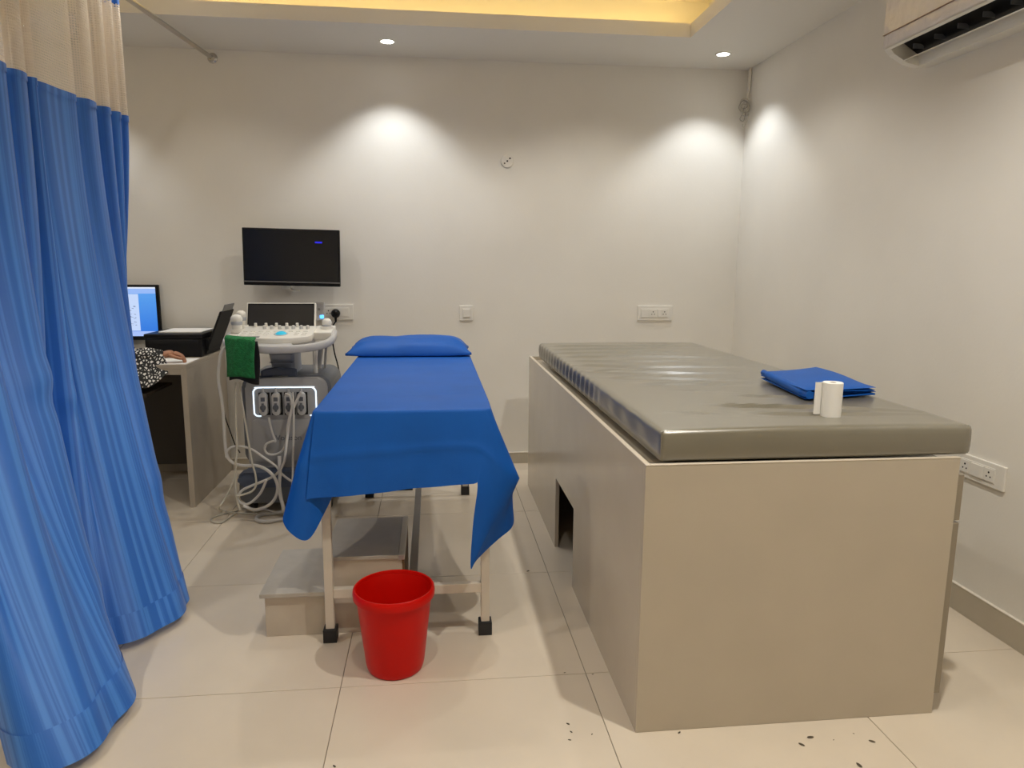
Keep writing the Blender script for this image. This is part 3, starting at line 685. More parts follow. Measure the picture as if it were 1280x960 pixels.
topc = [(y-.04*max(0, 1-i/9), o_-.012*max(0, 1-i/9)) for i, (y, o_) in enumerate(topc)]
hemc = [(x-.10*max(0, 1-i/9), y-.30*max(0, 1-i/9)) for i, (x, y) in enumerate(hemc)]
N = 420
tc2 = catmull([(*rodp(y, o_)[:2], 0) for y, o_ in topc], N); hc2 = catmull([(x, y, 0) for x, y in hemc], N)
arc = np.concatenate([[0], np.cumsum(np.linalg.norm(np.diff(hc2, axis=0), axis=1))])
arc = arc*.6+np.linspace(0, 1.6, N)*.4
EXPO = 1.3+1.0*np.linspace(0, 1, N)**.7
def cpoint(z):
    k = np.clip((2.0-z)/(2.0-.03), 0, 1); fl = (k**EXPO)[:, None]
    P = tc2*(1-fl)+hc2*fl; P = P.copy(); P[:, 2] = z
    # creases and small ripples
    ph = arc*1.0
    wob = .012*np.sin(ph*16+z*1.6)*k+.007*np.sin(ph*39+2*z)*k*(1-k*.4)
    nrm = np.gradient(P[:, :2], axis=0); nrm = np.stack([nrm[:, 1], -nrm[:, 0]], 1); nrm /= (np.linalg.norm(nrm, axis=1, keepdims=True)+1e-9)
    P[:, :2] += nrm*wob[:, None]
    for (a0, z0, amp, sa, sz) in ((.62, .46, .010, .10, .05), (1.25, .64, .024, .10, .05), (1.36, .30, .020, .12, .05), (1.05, .85, .016, .06, .04), (.80, .95, .014, .05, .04), (1.45, .95, .02, .08, .05)):
        e = np.exp(-((arc-a0)/sa)**2)*(np.exp(-((z-z0)/sz)**2)-.8*np.exp(-((z-z0+1.7*sz)/sz)**2))
        P[:, :2] += nrm*(e*amp)[:, None]*-.5
    return P
t = thing('hospital_curtain', (-1.15, -2.0, .03), 'striped blue cubicle curtain with beige net top on the rod', 'curtain')
zs = np.concatenate([np.linspace(2.0, .11, 74), ])
GB = np.array([cpoint(z) for z in zs]); grid_uv('blue_panel', GB, CURT, t, arc)
GH = np.array([cpoint(z) for z in np.linspace(.112, .03, 6)])
nrm = np.gradient(GH[:, :, :2], axis=1); nn = np.stack([nrm[..., 1], -nrm[..., 0]], -1); nn /= (np.linalg.norm(nn, axis=-1, keepdims=True)+1e-9)
for sgn, nm in ((1, 'hem_band'),):
    g = GH.copy(); g[..., :2] += nn*.0025*-1; grid_uv(nm, g, CURT, t, arc+.013)
grid_uv('hem_back', GH, CURT, t, arc)
GN = np.array([cpoint(z) for z in np.linspace(2.49, 2.0, 20)]); grid_uv('net_panel', GN, NET, t, arc)
seamG = np.array([cpoint(z) for z in (2.012, 2.0, 1.985)]); 
nrm = np.gradient(seamG[:, :, :2], axis=1); nn = np.stack([nrm[..., 1], -nrm[..., 0]], -1); nn /= (np.linalg.norm(nn, axis=-1, keepdims=True)+1e-9)
seamG[..., :2] -= nn*.003
grid_uv('seam_band', seamG, CURT, t, arc)
GT = np.array([cpoint(z) for z in (2.53, 2.51, 2.49)]); grid_uv('top_band', GT, CURT, t, arc)
for y, o_ in [topc[i] for i in (1, 4, 7, 11, 14, 17, 21, 24, 27, 29)]:
    pts = [(rodp(y)[0]+.021*math.cos(a), y, 2.553+.022*math.sin(a)) for a in np.linspace(0, 2*PI, 14)]
    obj('ring', MB().tube(pts, .0022, 6), CHROME, t, smooth=True)

# ------------------------------------------------------------------ ultrasound scanner
UX = -.725
t = thing('ultrasound_scanner', (UX, -.62, 0), 'grey and white ultrasound scanner cart with glowing port frame', 'ultrasound scanner')
def rbox(lo, hi, r=.02, ax='y', bev=.006):
    # box whose outline in the plane across the axis has rounded corners
    def arc_(cx, cy, a0): return [(cx+r*math.cos(a), cy+r*math.sin(a)) for a in np.linspace(a0, a0+PI/2, 6)]
    if ax == 'y': a0, a1, b0, b1, c0, c1 = lo[0], hi[0], lo[2], hi[2], lo[1], hi[1]
    elif ax == 'z': a0, a1, b0, b1, c0, c1 = lo[0], hi[0], lo[1], hi[1], lo[2], hi[2]
    else: a0, a1, b0, b1, c0, c1 = lo[1], hi[1], lo[2], hi[2], lo[0], hi[0]
    poly = arc_(a1-r, b1-r, 0)+arc_(a0+r, b1-r, PI/2)+arc_(a0+r, b0+r, PI)+arc_(a1-r, b0+r, 3*PI/2)
    return MB().prism(poly, c0, c1, axis=ax, bev=bev)
obj('base', rbox((-.985, -.88, .06), (-.47, -.30, .17), .06, 'z', .02), GPLD, t, smooth=True)
obj('front_bumper', rbox((-.975, -.895, .15), (-.48, -.80, .235), .035, 'y', .02), NAVY, t, smooth=True)
for x in (-.93, -.52):
    for y in (-.80, -.36):
        c_ = obj('castor', MB().cyl((x-.024, y, .05), (x+.024, y, .05), .05, n=28), RUB, t, smooth=True)
        obj('castor_hood', rbox((x-.035, y-.05, .055), (x+.035, y+.05, .11), .012, 'z', .008), GPLD, c_, smooth=True)
obj('body', rbox((-.935, -.80, .22), (-.500, -.34, .735), .055, 'y', .012), GPL, t, smooth=True)
obj('body_side_trim', rbox((-.955, -.785, .25), (-.482, -.36, .745), .06, 'y', .01), GPLD, t, smooth=True)
# lit frame around the ports
def arcpts(cx, cz, r, a0, a1, n=5): return [(cx+r*math.cos(a), cz+r*math.sin(a)) for a in np.linspace(a0, a1, n)]
fx0, fx1, fz0, fz1 = -.892, -.562, .525, .682
path = [(fx0+.035, fz0)]+arcpts(fx0+.022, fz0+.022, .022, -PI/2, -PI, 5)+arcpts(fx0+.03, fz1-.03, .03, PI, PI/2, 6)+arcpts(fx1-.03, fz1-.03, .03, PI/2, 0, 6)+arcpts(fx1-.022, fz0+.022, .022, 0, -PI/2, 5)+[(fx1-.035, fz0)]
obj('glowing_frame', MB().tube([(x, -.8015, z) for x, z in path], .0038, 8, k=90), LEDW, t, smooth=True)
for k in range(4):
    cx = -.8365+k*.0668
    pt = obj('probe_port', MB().box((cx-.029, -.803, .530), (cx+.029, -.799, .655), bev=.0015), BLK, t)
    co = obj('probe_connector', rbox((cx-.021, -.835, .533), (cx+.021, -.803, .657), .018, 'y', .006), SILV, t, smooth=True)
    obj('latch', MB().cyl((cx, -.835, .578), (cx, -.842, .578), .0155, n=20).box((cx-.006, -.845, .556), (cx+.006, -.835, .602), bev=.001), GPLD, co, smooth=True)
    obj('label_patch', MB().box((cx-.011, -.8365, .612), (cx+.011, -.835, .634)), GPLD, co)
    obj('cable_boot', MB().cyl((cx, -.818, .655), (cx, -.818, .682), .007, .0045, n=12), SILV, co, smooth=True)
obj('front_door', rbox((-.905, -.808, .27), (-.535, -.798, .505), .015, 'y', .003), GPL, t, smooth=True)
tcu = bpy.data.curves.new('brand_text', 'FONT'); tcu.body = 'Voluson'; tcu.size = .042; tcu.extrude = .0006; tcu.align_x = 'CENTER'
to = bpy.data.objects.new('tmp_text', tcu); COL.objects.link(to); dg = bpy.context.evaluated_depsgraph_get(); me = bpy.data.meshes.new_from_object(to.evaluated_get(dg)); bpy.data.objects.remove(to)
me.transform(Matrix.Translation((-.715-ORG[t.name].x, -.8095-ORG[t.name].y, .390)) @ Matrix.Rotation(PI/2, 4, 'X')); me.materials.clear(); me.materials.append(GPLD)
bo = bpy.data.objects.new('brand_lettering', me); link(bo, t)
# neck and rear column
nk = [(-.80, -.42), (-.67, -.42), (-.67, -.70), (-.80, -.70)]
G = []
for z, y0, y1, hw in ((.73, -.73, -.50, .062), (.76, -.745, -.52, .060), (.80, -.755, -.54, .062), (.85, -.775, -.56, .066), (.905, -.80, -.58, .070)):
    cx = -.742
    G.append([(cx-hw, y0+.02, z), (cx-hw+.015, y0, z), (cx+hw-.015, y0, z), (cx+hw, y0+.02, z), (cx+hw, y1, z), (cx-hw, y1, z), (cx-hw, y0+.02, z)])
mb = MB().grid(G); bmesh.ops.remove_doubles(mb.bm, verts=mb.bm.verts[:], dist=1e-5); obj('neck', mb, BGREY, t, smooth=True, angle=30)
mb = MB()
for z in (.775, .815, .86): mb.box((-.804, -.781+.0*z, z-.0015), (-.682, -.70, z+.0015))
obj('neck_rib', mb, GPLD, t)
obj('gel_holder', MB().cyl((-.575, -.70, .735), (-.575, -.70, .90), .012, n=14), WPL, t, smooth=True)
obj('rear_tube', MB().tube([tuple(at(*p)) for p in ((397, 505, -.48), (398, 470, -.50), (400, 445, -.55), (402, 428, -.62))], .014, 10), SILV, t, smooth=True)
obj('rear_tube', MB().tube([tuple(at(*p)) for p in ((404, 505, -.46), (405.5, 470, -.48), (407, 445, -.54), (408, 428, -.62))], .008, 10), SILV, t, smooth=True)
# console, tilted towards the operator
piv = Vector((UX, -.82, .955)); TM = Matrix.Translation(piv) @ Matrix.Rotation(math.radians(9), 4, 'X') @ Matrix.Translation(-piv)
deck = [(-.945, -.66), (-.945, -.86), (-.92, -.895), (-.83, -.925), (-.74, -.935), (-.65, -.925), (-.58, -.895), (-.560, -.86), (-.560, -.66)]
obj('control_deck', MB().prism(deck, .945, .980, bev=.006).xform(TM), WPL, t, smooth=True)
obj('deck_underside', MB().prism([(x*.96-.03, y*.97-.02) for x, y in deck], .905, .945, bev=.004).xform(TM), SILV, t, smooth=True)
rim = [(-1.005, -.66), (-1.012, -.80), (-.985, -.905), (-.90, -.965), (-.80, -.992), (-.715, -.998), (-.62, -.985), (-.535, -.945), (-.480, -.875), (-.466, -.78), (-.47, -.66)]
C = catmull([(x, y, 0) for x, y in rim], 60); G = []
for i, p in enumerate(C):
    tg = C[min(i+1, 59)]-C[max(i-1, 0)]; tg = tg/np.linalg.norm(tg); nr = np.array([tg[1], -tg[0], 0])
    sec = [(-.014, .925), (-.014, .950), (-.008, .957), (.010, .957), (.015, .950), (.015, .925), (.008, .918), (-.008, .918), (-.014, .925)]
    G.append([(p[0]+nr[0]*a, p[1]+nr[1]*a, z) for a, z in sec])
obj('handle_rim', MB().grid(G).xform(TM), SILV, t, smooth=True, angle=50)
obj('front_bridge', MB().prism([(-.83, -.92), (-.66, -.92), (-.63, -.985), (-.86, -.985)], .928, .952, bev=.003).xform(TM), SILV, t)
obj('side_wing', MB().prism([(-1.0, -.63), (-1.0, -.83), (-.94, -.83), (-.94, -.63)], .93, .968, bev=.006).xform(TM), WPL, t)
obj('side_wing', MB().prism([(-.565, -.63), (-.565, -.79), (-.47, -.79), (-.465, -.63)], .93, .975, bev=.006).xform(TM), WPL, t)
obj('dark_slot', MB().box((-.90, -.915, .9785), (-.82, -.895, .9815)).xform(TM), GPLD, t)
tb = Vector(at(350, 419, -.84)); zt_ = .98
obj('trackball', MB().lathe([(.030, 0), (.028, .004), (.020, .011), (.010, .0145), (0, .0155)], TM @ V(-.722, -.845, .9800), 28, axis=TM.to_3x3() @ V(0, 0, 1)), TBALL, t, smooth=True)
obj('trackball_ring', MB().lathe([(.031, 0), (.037, 0), (.036, .003), (.031, .003), (.031, 0)], TM @ V(-.722, -.845, .9800), 28, axis=TM.to_3x3() @ V(0, 0, 1), close=True), SILV, t, smooth=True)
for u in (320, 333, 346, 359, 372): 
    x = at(u, 408, -.685)[0]; p = TM @ V(x, -.685, .979); ax_ = TM.to_3x3() @ V(0, 0, 1)
    obj('paddle_switch', MB().cyl(p, p+ax_*.022, .0085, .0075, n=16), WPL, t, smooth=True)
for u in (331, 340, 350, 359, 367, 377, 385):
    x = at(u, 411, -.73)[0]; p = TM @ V(x, -.73, .979); ax_ = TM.to_3x3() @ V(0, 0, 1)
    kn = obj('knob', MB().cyl(p, p+ax_*.017, .0105, .009, n=20), SILV, t, smooth=True)
    obj('knob_cap', MB().cyl(p+ax_*.017, p+ax_*.0195, .007, n=16), WPL, kn, smooth=True)
for r in range(3):
    for k in range(9):
        x = -.915+k*.039
        if r >= 1 and abs(x+.722) < .055: continue
        obj('key', MB().box((x-.012, -.79-r*.036-.007, .979), (x+.012, -.79-r*.036+.007, .983), bev=.001).xform(TM), WPL, t)
# touch screen
sc = [Vector(at(*p)) for p in ((309, 410, -.665), (393, 410, -.665), (392, 379, -.615), (311, 378, -.615))]
cx = sum((p for p in sc), V(0, 0, 0))/4
sw, sh = .358, .135; SM = Matrix.Translation(V(-.760, -.640, 1.060)) @ Matrix.Rotation(math.radians(-20), 4, 'X')
obj('touch_panel_case', MB().box((-sw/2-.008, 0, -sh/2-.006), (sw/2+.008, .028, sh/2+.006), bev=.004).xform(SM), WPL, t)
ts = obj('touch_screen', MB().box((-sw/2, -.002, -sh/2), (sw/2, .002, sh/2), bev=.0008).xform(SM), SCRN2, t)
obj('screen_border', MB().box((-sw/2, -.0026, sh/2-.006), (sw/2, -.0018, sh/2)).box((-sw/2, -.0026, -sh/2), (-sw/2+.006, -.0018, sh/2)).box((sw/2-.006, -.0026, -sh/2), (sw/2, -.0018, sh/2)).xform(SM), BLK, ts)
# probe holders
for (x, y) in ((-.968, -.76), (-.968, -.66), (-.505, -.70)):
    p = TM @ V(x, y, .968); obj('probe_holder', MB().lathe([(.026, 0), (.036, .0), (.036, .018), (.026, .018), (.026, 0)], p, 24, close=True), WPL, t, smooth=True)
def probe(x, y, label, s=1.0, dz=0):
    p = TM @ V(x, y, .964-dz); r = thing('ultrasound_probe', tuple(p), label, 'probe', 'ultrasound probes')
    obj('grip', MB().lathe([(.010*s, -.05), (.018*s, -.02), (.024*s, .02), (.027*s, .045)], p, 24), WPL, r, smooth=True)
    obj('band', MB().lathe([(.0275*s, .045), (.030*s, .052), (.030*s, .060), (.029*s, .064)], p, 24), mat('probe_grey', (.42, .44, .48), .4), r, smooth=True)
    obj('lens', MB().lathe([(.029*s, .064), (.031*s, .072), (.030*s, .084), (.022*s, .095), (.010*s, .100), (0, .101)], p, 24), WPL, r, smooth=True)
probe(-.968, -.76, 'large white probe nearest in the holder left of the console', 1.0)
probe(-.968, -.66, 'white probe farther back in the holder left of the console', .85)
probe(-.505, -.70, 'white probe standing in the holder right of the console', .85, .035)
# towel and black cloth hung over the left of the handle
tw = thing('green_towel', (-.90, -.96, .74), 'green terry towel hung over the left handle of the scanner', 'towel')
R0 = [Vector(at(u, v, y)) for u, v, y in ((287, 422, -.87), (299, 420, -.90), (311, 421, -.93), (323, 424, -.945))]
def tow(dy, dz0, zb, off=0):
    G = []
    for i, s in enumerate(np.linspace(0, 1, 16)):
        x = -.985+.165*s; yf = float(np.interp(x, [-.99, -.94, -.90, -.86, -.82], [-.945, -.982, -1.006, -1.020, -1.030]))-off; z0 = .968-.004*s; row = []
        for k, q in enumerate(np.linspace(0, 1, 22)):
            if q < .18: a = q/.18; row.append((x, yf+.05*(1-a), z0+.010*math.sin(PI*.5*(1-a))+0))
            else:
                a = (q-.18)/.82; row.append((x+.006*math.sin(3*a+2*s), yf-.006*math.sin(PI*a)+.004*math.sin(12*s+2*a), z0-(z0-zb)*a+.008*math.sin(3*s)*a))
        G.append(row)
    return G
g = obj('towel_cloth', MB().grid(tow(0, 0, .765)), GREEN, tw, smooth=True, angle=0); md = g.modifiers.new('pile', 'SOLIDIFY'); md.thickness = .010; md.offset = -1
bc = thing('black_cloth', (-.85, -.93, .74), 'black cloth hanging behind and below the green towel', 'cloth')
g = []
for s in np.linspace(0, 1, 20):
    x = -.978+.172*s; row = []
    for q in np.linspace(0, 1, 14):
        zb = .742+.012*math.sin(5*s); row.append((x+.008*math.sin(q*4)*s, float(np.interp(x, [-.99, -.94, -.90, -.86, -.80], [-.930, -.967, -.991, -1.006, -1.016]))+.016*q*q-.003*math.sin(7*s+3*q), .955-(.955-zb)*q))
    g.append(row)
o = obj('cloth_panel', MB().grid(g), BCLOTH, bc, smooth=True, angle=0); o.modifiers.new('thick', 'SOLIDIFY').thickness = .004
def heap(p):
    x, y, z = p; a = (x+.72)/.15; b = (y+.83)/.08; k = (z-.737)/.05
    h = max(.0, (1-min(1, a*a))**.7*(1-min(1, b*b))**.5)
    return np.array((x+.01*math.sin(20*y), y+.008*math.sin(23*x), .7375+k*(.006+.055*h*(1-.45*a)+.006*math.sin(31*x+20*y)*h)))
o = obj('cloth_heap', MB().soft((-.85, -.79, .737), (-.66, -.66, .787), .002, .014, heap), NAVY, bc, smooth=True, angle=0)

# cables: traced runs hanging from the scanner, each cable a thing of its own
def cable(pts, r, label, m=WCAB):
    P = []
    for p in pts:
        q = Vector(p) if len(p) == 3 and abs(p[0]) < 10 else Vector(at(*p))
        q.z = max(q.z, r+.001); P.append(q)
    o = obj('probe_cable', MB().tube(P, r, 8, k=10*len(P)), m, smooth=True); tag(o, label, 'cable', 'scanner cables'); return o
def px2(L, y0, y1=None):
    n = len(L); return [(u, v, y0+(0 if y1 is None else (y1-y0)*i/(n-1))) for i, (u, v) in enumerate(L)]
def fl(L): return [tuple(atz(u, v, .008)) for u, v in L]
cable(px2([(284, 432), (277, 440), (274, 455), (273, 475), (277, 500), (280, 530), (281, 550), (284, 570), (292, 579), (305, 582), (320, 582)], -.93, -.95)+px2([(333, 587), (343, 597), (347, 610), (343, 624), (333, 633), (318, 637), (304, 632)], -.97, -.99), .0085, 'thick grey cable dropping from left console edge into big floor loop')
cable(px2([(295, 478), (294.5, 500), (295, 530), (296, 560), (294.5, 580), (294, 605), (296, 622), (300, 638)], -.92, -1.0), .0058, 'straight pale cable hanging left below the green towel', CCAB)
cable(px2([(300, 478), (302, 500), (307, 530), (311, 555), (315, 578), (319, 592), (320, 606), (315, 614), (305, 618), (296, 620)], -.92, -1.0), .0052, 'thin pale cable slanting down right from under the towel', CCAB)
cable(px2([(336, 522), (340, 540), (344, 551), (341, 551.5), (333, 555), (331, 562), (335, 567.5), (344, 568), (353, 563), (358, 550), (359, 535), (362, 520), (365, 507), (362, 495), (356, 492)], -.86, -.885), .0062, 'white cable curled in a small loop before the scanner door')
cable(px2([(376, 490), (370, 503), (363, 520), (360, 540)], -.87, -.885)+px2([(357, 565), (354, 580), (345, 593), (330, 601), (315, 607), (303, 613), (297, 622), (302, 629), (312, 629), (325, 617), (333, 600)], -.93, -1.0), .007, 'white cable crossing from right port to the low left coil')
cable(px2([(366, 490), (367, 510), (367, 540), (366, 570), (366, 590)], -.87, -.92)+px2([(365, 610), (362, 628)], -.96, -1.0)+[tuple(atz(350, 640, .01)), tuple(atz(330, 637, .01)), tuple(atz(318, 640, .01))], .0058, 'white cable falling straight down from the third port')
cable(px2([(283, 572), (283, 565), (290, 559), (302, 558), (315, 562), (330, 572), (345, 583)], -.95, -.93)+px2([(352, 592), (362, 600), (372, 605)], -.93, -.95), .0062, 'pale cable arching over the base from left to right')
cable(px2([(349, 570), (350, 590), (349, 607), (351, 622), (354, 638)], -.92, -1.0)+[tuple(atz(345, 641, .011)), tuple(atz(325, 644, .011)), tuple(atz(321, 650, .011)), tuple(atz(335, 652, .011)), tuple(atz(352, 649, .011)), tuple(atz(372, 648, .011))], .0095, 'thick grey cable lying in a long bend on the floor by sheet corner')
cable([tuple(atz(*p, .006)) for p in ((296, 641), (289, 645), (277, 653), (265, 652), (266, 647), (280, 642), (291, 641), (310, 642), (322, 642))], .0042, 'thin pale cable making a flat oval loop on the floor', CCAB)
cable(px2([(296, 580), (290, 605), (280, 625), (274, 634)], -.98, -1.02)+[tuple(atz(277, 638, .006)), tuple(atz(290, 640, .006)), tuple(atz(303, 636, .006))], .004, 'thin pale cable running slantwise to the floor at far left', CCAB)
cable(px2([(275, 480), (280, 515), (288, 540), (294, 556), (300, 566)], -.90, -.87), .003, 'thin black cable behind the pale ones at left of scanner', BLK)

# ------------------------------------------------------------------ desk
DX1, DX0, DY0, DZ = -1.248, -2.75, -.748, .803
t = thing('office_desk', ((DX0+DX1)/2, DY0/2, 0), 'taupe laminate desk against the back wall behind the curtain', 'desk')
obj('desk_top', MB().box((DX0, DY0, DZ-.025), (DX1, -.015, DZ), bev=.0015, seg=1), DESKM, t)
obj('side_panel', MB().box((DX1-.03, DY0, .0), (DX1, -.015, DZ-.025), bev=.0015, seg=1), DESKM, t)
obj('side_panel', MB().box((DX0, DY0, .0), (DX0+.03, -.015, DZ-.025), bev=.0015, seg=1), DESKM, t)
obj('apron', MB().box((DX0+.03, DY0, DZ-.055), (DX1-.03, DY0+.02, DZ-.025)), DESKM, t)
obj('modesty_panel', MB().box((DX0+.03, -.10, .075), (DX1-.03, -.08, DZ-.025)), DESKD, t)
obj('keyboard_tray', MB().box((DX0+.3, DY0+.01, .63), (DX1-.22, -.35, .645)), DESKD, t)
o = obj('paper_sheet', MB().box((-1.475, -.735, DZ+.0005), (-1.255, -.49, DZ+.0025)), PAPER); tag(o, 'white paper sheet under the hand at the desk corner', 'paper')
# PC monitor
mx1, my = float(at(200, 390, -.055)[0]), -.055
t = thing('computer_monitor', (-1.76, my+.05, DZ), 'computer monitor showing a blue window on the desk behind curtain', 'monitor')
obj('housing', MB().box((mx1-.545, my, at(200, 425, -.055)[2]), (mx1, my+.022, at(200, 356, -.055)[2]), bev=.004), BLK, t)
obj('screen', MB().box((mx1-.532, my-.002, at(200, 420, -.055)[2]), (mx1-.019, my, at(200, 359, -.055)[2])), PCSCR, t)
obj('stand_neck', MB().box((mx1-.32, my+.020, .815), (mx1-.24, my+.036, 1.05), bev=.003), BLK, t)
obj('stand_foot', MB().box((mx1-.38, my-.12, DZ+.0005), (mx1-.18, my+.038, DZ+.018), bev=.004), BLK, t)
# printer
p0x, p1x, py0, py1 = -1.575, -1.262, -.425, -.06
t = thing('printer', ((p0x+p1x)/2, (py0+py1)/2, DZ), 'black desktop printer with its rear paper tray raised', 'printer')
obj('body', MB().box((p0x, py0, DZ+.0005), (p1x, py1, DZ+.105), bev=.006), BLK, t)
obj('scanner_lid', MB().box((p0x-.004, py0-.004, DZ+.108), (p1x+.006, py1, DZ+.136), bev=.006), BLK, t)
obj('control_panel', MB().box((p0x+.02, py0-.003, DZ+.08), (p1x-.02, py0, DZ+.10)), BLKM, t)
TMx = Matrix.Translation(V(-1.262, -.22, DZ+.03)) @ Matrix.Rotation(math.radians(22), 4, 'Y')
tr = obj('paper_tray', MB().box((0, -.14, -.02), (.012, .13, .25), bev=.003).xform(TMx), BLKM, t)
obj('tray_extension', MB().box((.003, -.10, .25), (.009, .10, .292), bev=.002).xform(TMx), mat('smoke_grey', (.22, .22, .22), .4), tr)
obj('side_hinge', MB().box((p1x, -.36, DZ+.03), (p1x+.02, -.12, DZ+.10), bev=.004), BLKM, t)
o = obj('paper_stack', MB().box((-1.52, -.36, DZ+.1365), (-1.28, -.12, DZ+.143), bev=.001).xform(Matrix.Translation((0, 0, 0)))  , PAPER); tag(o, 'white papers lying on top of the black printer', 'paper')
o = obj('desk_pad', MB().box((-1.75, -.62, DZ+.0005), (-1.50, -.47, DZ+.018), bev=.003), WPL); tag(o, 'pale keyboard on the desk just left of the hand', 'keyboard')

# ------------------------------------------------------------------ person at the desk (mostly behind the curtain)
def skin_chain(chains, sub=2):
    """chains: list of lists of (x,y,z,r); returns one mesh (each chain its own island, overlapping at the root)"""
    out = bmesh.new()
    for ch in chains:
        me = bpy.data.meshes.new('tmp'); n = len(ch); me.from_pydata([c[:3] for c in ch], [(i, i+1) for i in range(n-1)], [])
        o = bpy.data.objects.new('tmp', me); COL.objects.link(o)
        md = o.modifiers.new('s', 'SKIN'); md.use_smooth_shade = True
        sv = me.skin_vertices[0].data
        for i, c in enumerate(ch): sv[i].radius = (c[3], c[4] if len(c) > 4 else c[3]); sv[i].use_root = (i == 0)
        sd = o.modifiers.new('d', 'SUBSURF'); sd.levels = sub; sd.render_levels = sub
        dg = bpy.context.evaluated_depsgraph_get(); dg.update(); m2 = bpy.data.meshes.new_from_object(o.evaluated_get(dg))
        out.from_mesh(m2); bpy.data.objects.remove(o); bpy.data.meshes.remove(m2)
    mb = MB(); mb.bm.free(); mb.bm = out; return mb
PB = V(-1.86, -1.12, 0)
t = thing('person', (PB.x, PB.y, 0), 'person in black clothes with leaf-print cuff, hand resting on paper', 'person')
wr = V(-1.405, -.690, .840)
elb = V(-1.66, -.86, .845); sho = V(-1.68, -1.09, 1.13)
palm = V(-1.350, -.672, .856)
chains = [
 [(PB.x, PB.y, .50, .13, .10), (PB.x, PB.y, .70, .12, .09), (PB.x, PB.y+.01, .92, .14, .09), (PB.x, PB.y+.01, 1.06, .15, .09), (PB.x, PB.y+.02, 1.13, .07), (PB.x, PB.y+.03, 1.19, .052), (PB.x, PB.y+.04, 1.25, .072), (PB.x, PB.y+.05, 1.33, .085), (PB.x, PB.y+.05, 1.40, .055)],
 [(PB.x+.08, PB.y+.01, 1.08, .05), (sho.x, sho.y, sho.z-.03, .052), ((sho.x+elb.x)/2, (sho.y+elb.y)/2, (sho.z+elb.z)/2, .045), (elb.x, elb.y, elb.z, .038), ((elb.x+wr.x)/2, (elb.y+wr.y)/2, (elb.z+wr.z)/2, .036), (wr.x-.03, wr.y-.02, wr.z, .026), (wr.x, wr.y, wr.z, .024, .020), (palm.x-.012, palm.y-.004, palm.z+.000, .034, .021), (palm.x+.020, palm.y+.008, palm.z+.001, .034, .018)],
 [(PB.x-.08, PB.y+.01, 1.08, .05), (PB.x-.18, PB.y+.03, 1.10, .052), (PB.x-.2, PB.y+.12, .95, .045), (PB.x-.16, PB.y+.22, .845, .038), (PB.x-.06, PB.y+.40, .838, .03), (PB.x-.03, PB.y+.46, .84, .026), (PB.x-.01, PB.y+.52, .835, .03, .014)],
]
kd = V(.80, .28, 0).normalized(); sdv = V(-kd.y, kd.x, 0)
def finger(base, L, curl, r, spread):
    d = (kd+sdv*spread).normalized(); p = base.copy(); pts = [(p-d*.018, r*1.05), (p, r)]
    ang = 0
    for k, (f_, c_) in enumerate(zip((.45, .32, .23), curl)):
        ang -= c_; a = math.radians(ang); p = p+(d*math.cos(a)+V(0, 0, 1)*math.sin(a))*L*f_; pts.append((p, r*(.95-.1*k)))
    return [(q.x, q.y, q.z, rr) for q, rr in pts]
for k, (off, L, sp) in enumerate(((-.026, .072, -.18), (-.009, .080, -.05), (.009, .075, .06), (.025, .060, .18))):
    b = palm+kd*.030+sdv*off+V(0, 0, .001 if k in (1, 2) else -.002)
    chains.append(finger(b, L, (32, 36, 20), .0098-.0008*(k == 3), sp))
tb_ = palm-kd*.012+sdv*-.022+V(0, 0, -.006)
chains.append([(tb_.x, tb_.y, tb_.z, .012), *[(q.x, q.y, q.z, r) for q, r in ((tb_+kd*.025+sdv*-.016+V(0, 0, -.008), .0105), (tb_+kd*.05+sdv*-.022+V(0, 0, -.017), .009), (tb_+kd*.07+sdv*-.018+V(0, 0, -.022), .0075))]])
obj('body', skin_chain(chains), SKIN, t, smooth=True, angle=0)
hd = V(PB.x, PB.y+.045, 1.325)
nose = skin_chain([[(hd.x, hd.y+.075, hd.z+.01, .010), (hd.x, hd.y+.095, hd.z-.015, .014), (hd.x, hd.y+.088, hd.z-.022, .012)]], 1); obj('nose', nose, SKIN, t, smooth=True)
for s in (-1, 1):
    obj('eye', MB().lathe([(0, -.011), (.008, -.007), (.011, 0), (.008, .007), (0, .011)], hd+V(s*.032, .078, .012), 12, axis=(0, 1, 0)), mat('eye_white', (.8, .78, .75), .3), t, smooth=True)
    obj('ear', MB().lathe([(0, -.03), (.014, -.02), (.017, 0), (.013, .02), (0, .028)], hd+V(s*.086, -.005, .0), 12), SKIN, t, smooth=True)
obj('mouth', MB().box(hd+V(-.022, .078, -.05), hd+V(.022, .086, -.042), bev=.003), mat('lip', (.3, .08, .06), .5), t)
def hairfn(p):
    d = np.array(p)-np.array(hd+V(0, -.01, .015)); n = np.linalg.norm(d)+1e-9; d = d/n
    r = .108; q = np.array(hd+V(0, -.012, .015))+d*r*np.array([.92, 1.0, 1.08])
    if d[1] > .35 and d[2] < .55: q = np.array(hd)+(q-np.array(hd))*.62
    if d[2] < -.2 and d[1] < .3: q[2] -= .10*(-d[2]-.2); 
    return q
obj('hair', MB().soft(hd-V(.1, .1, .1), hd+V(.1, .1, .1), .05, .02, hairfn), HAIR, t, smooth=True, angle=0)
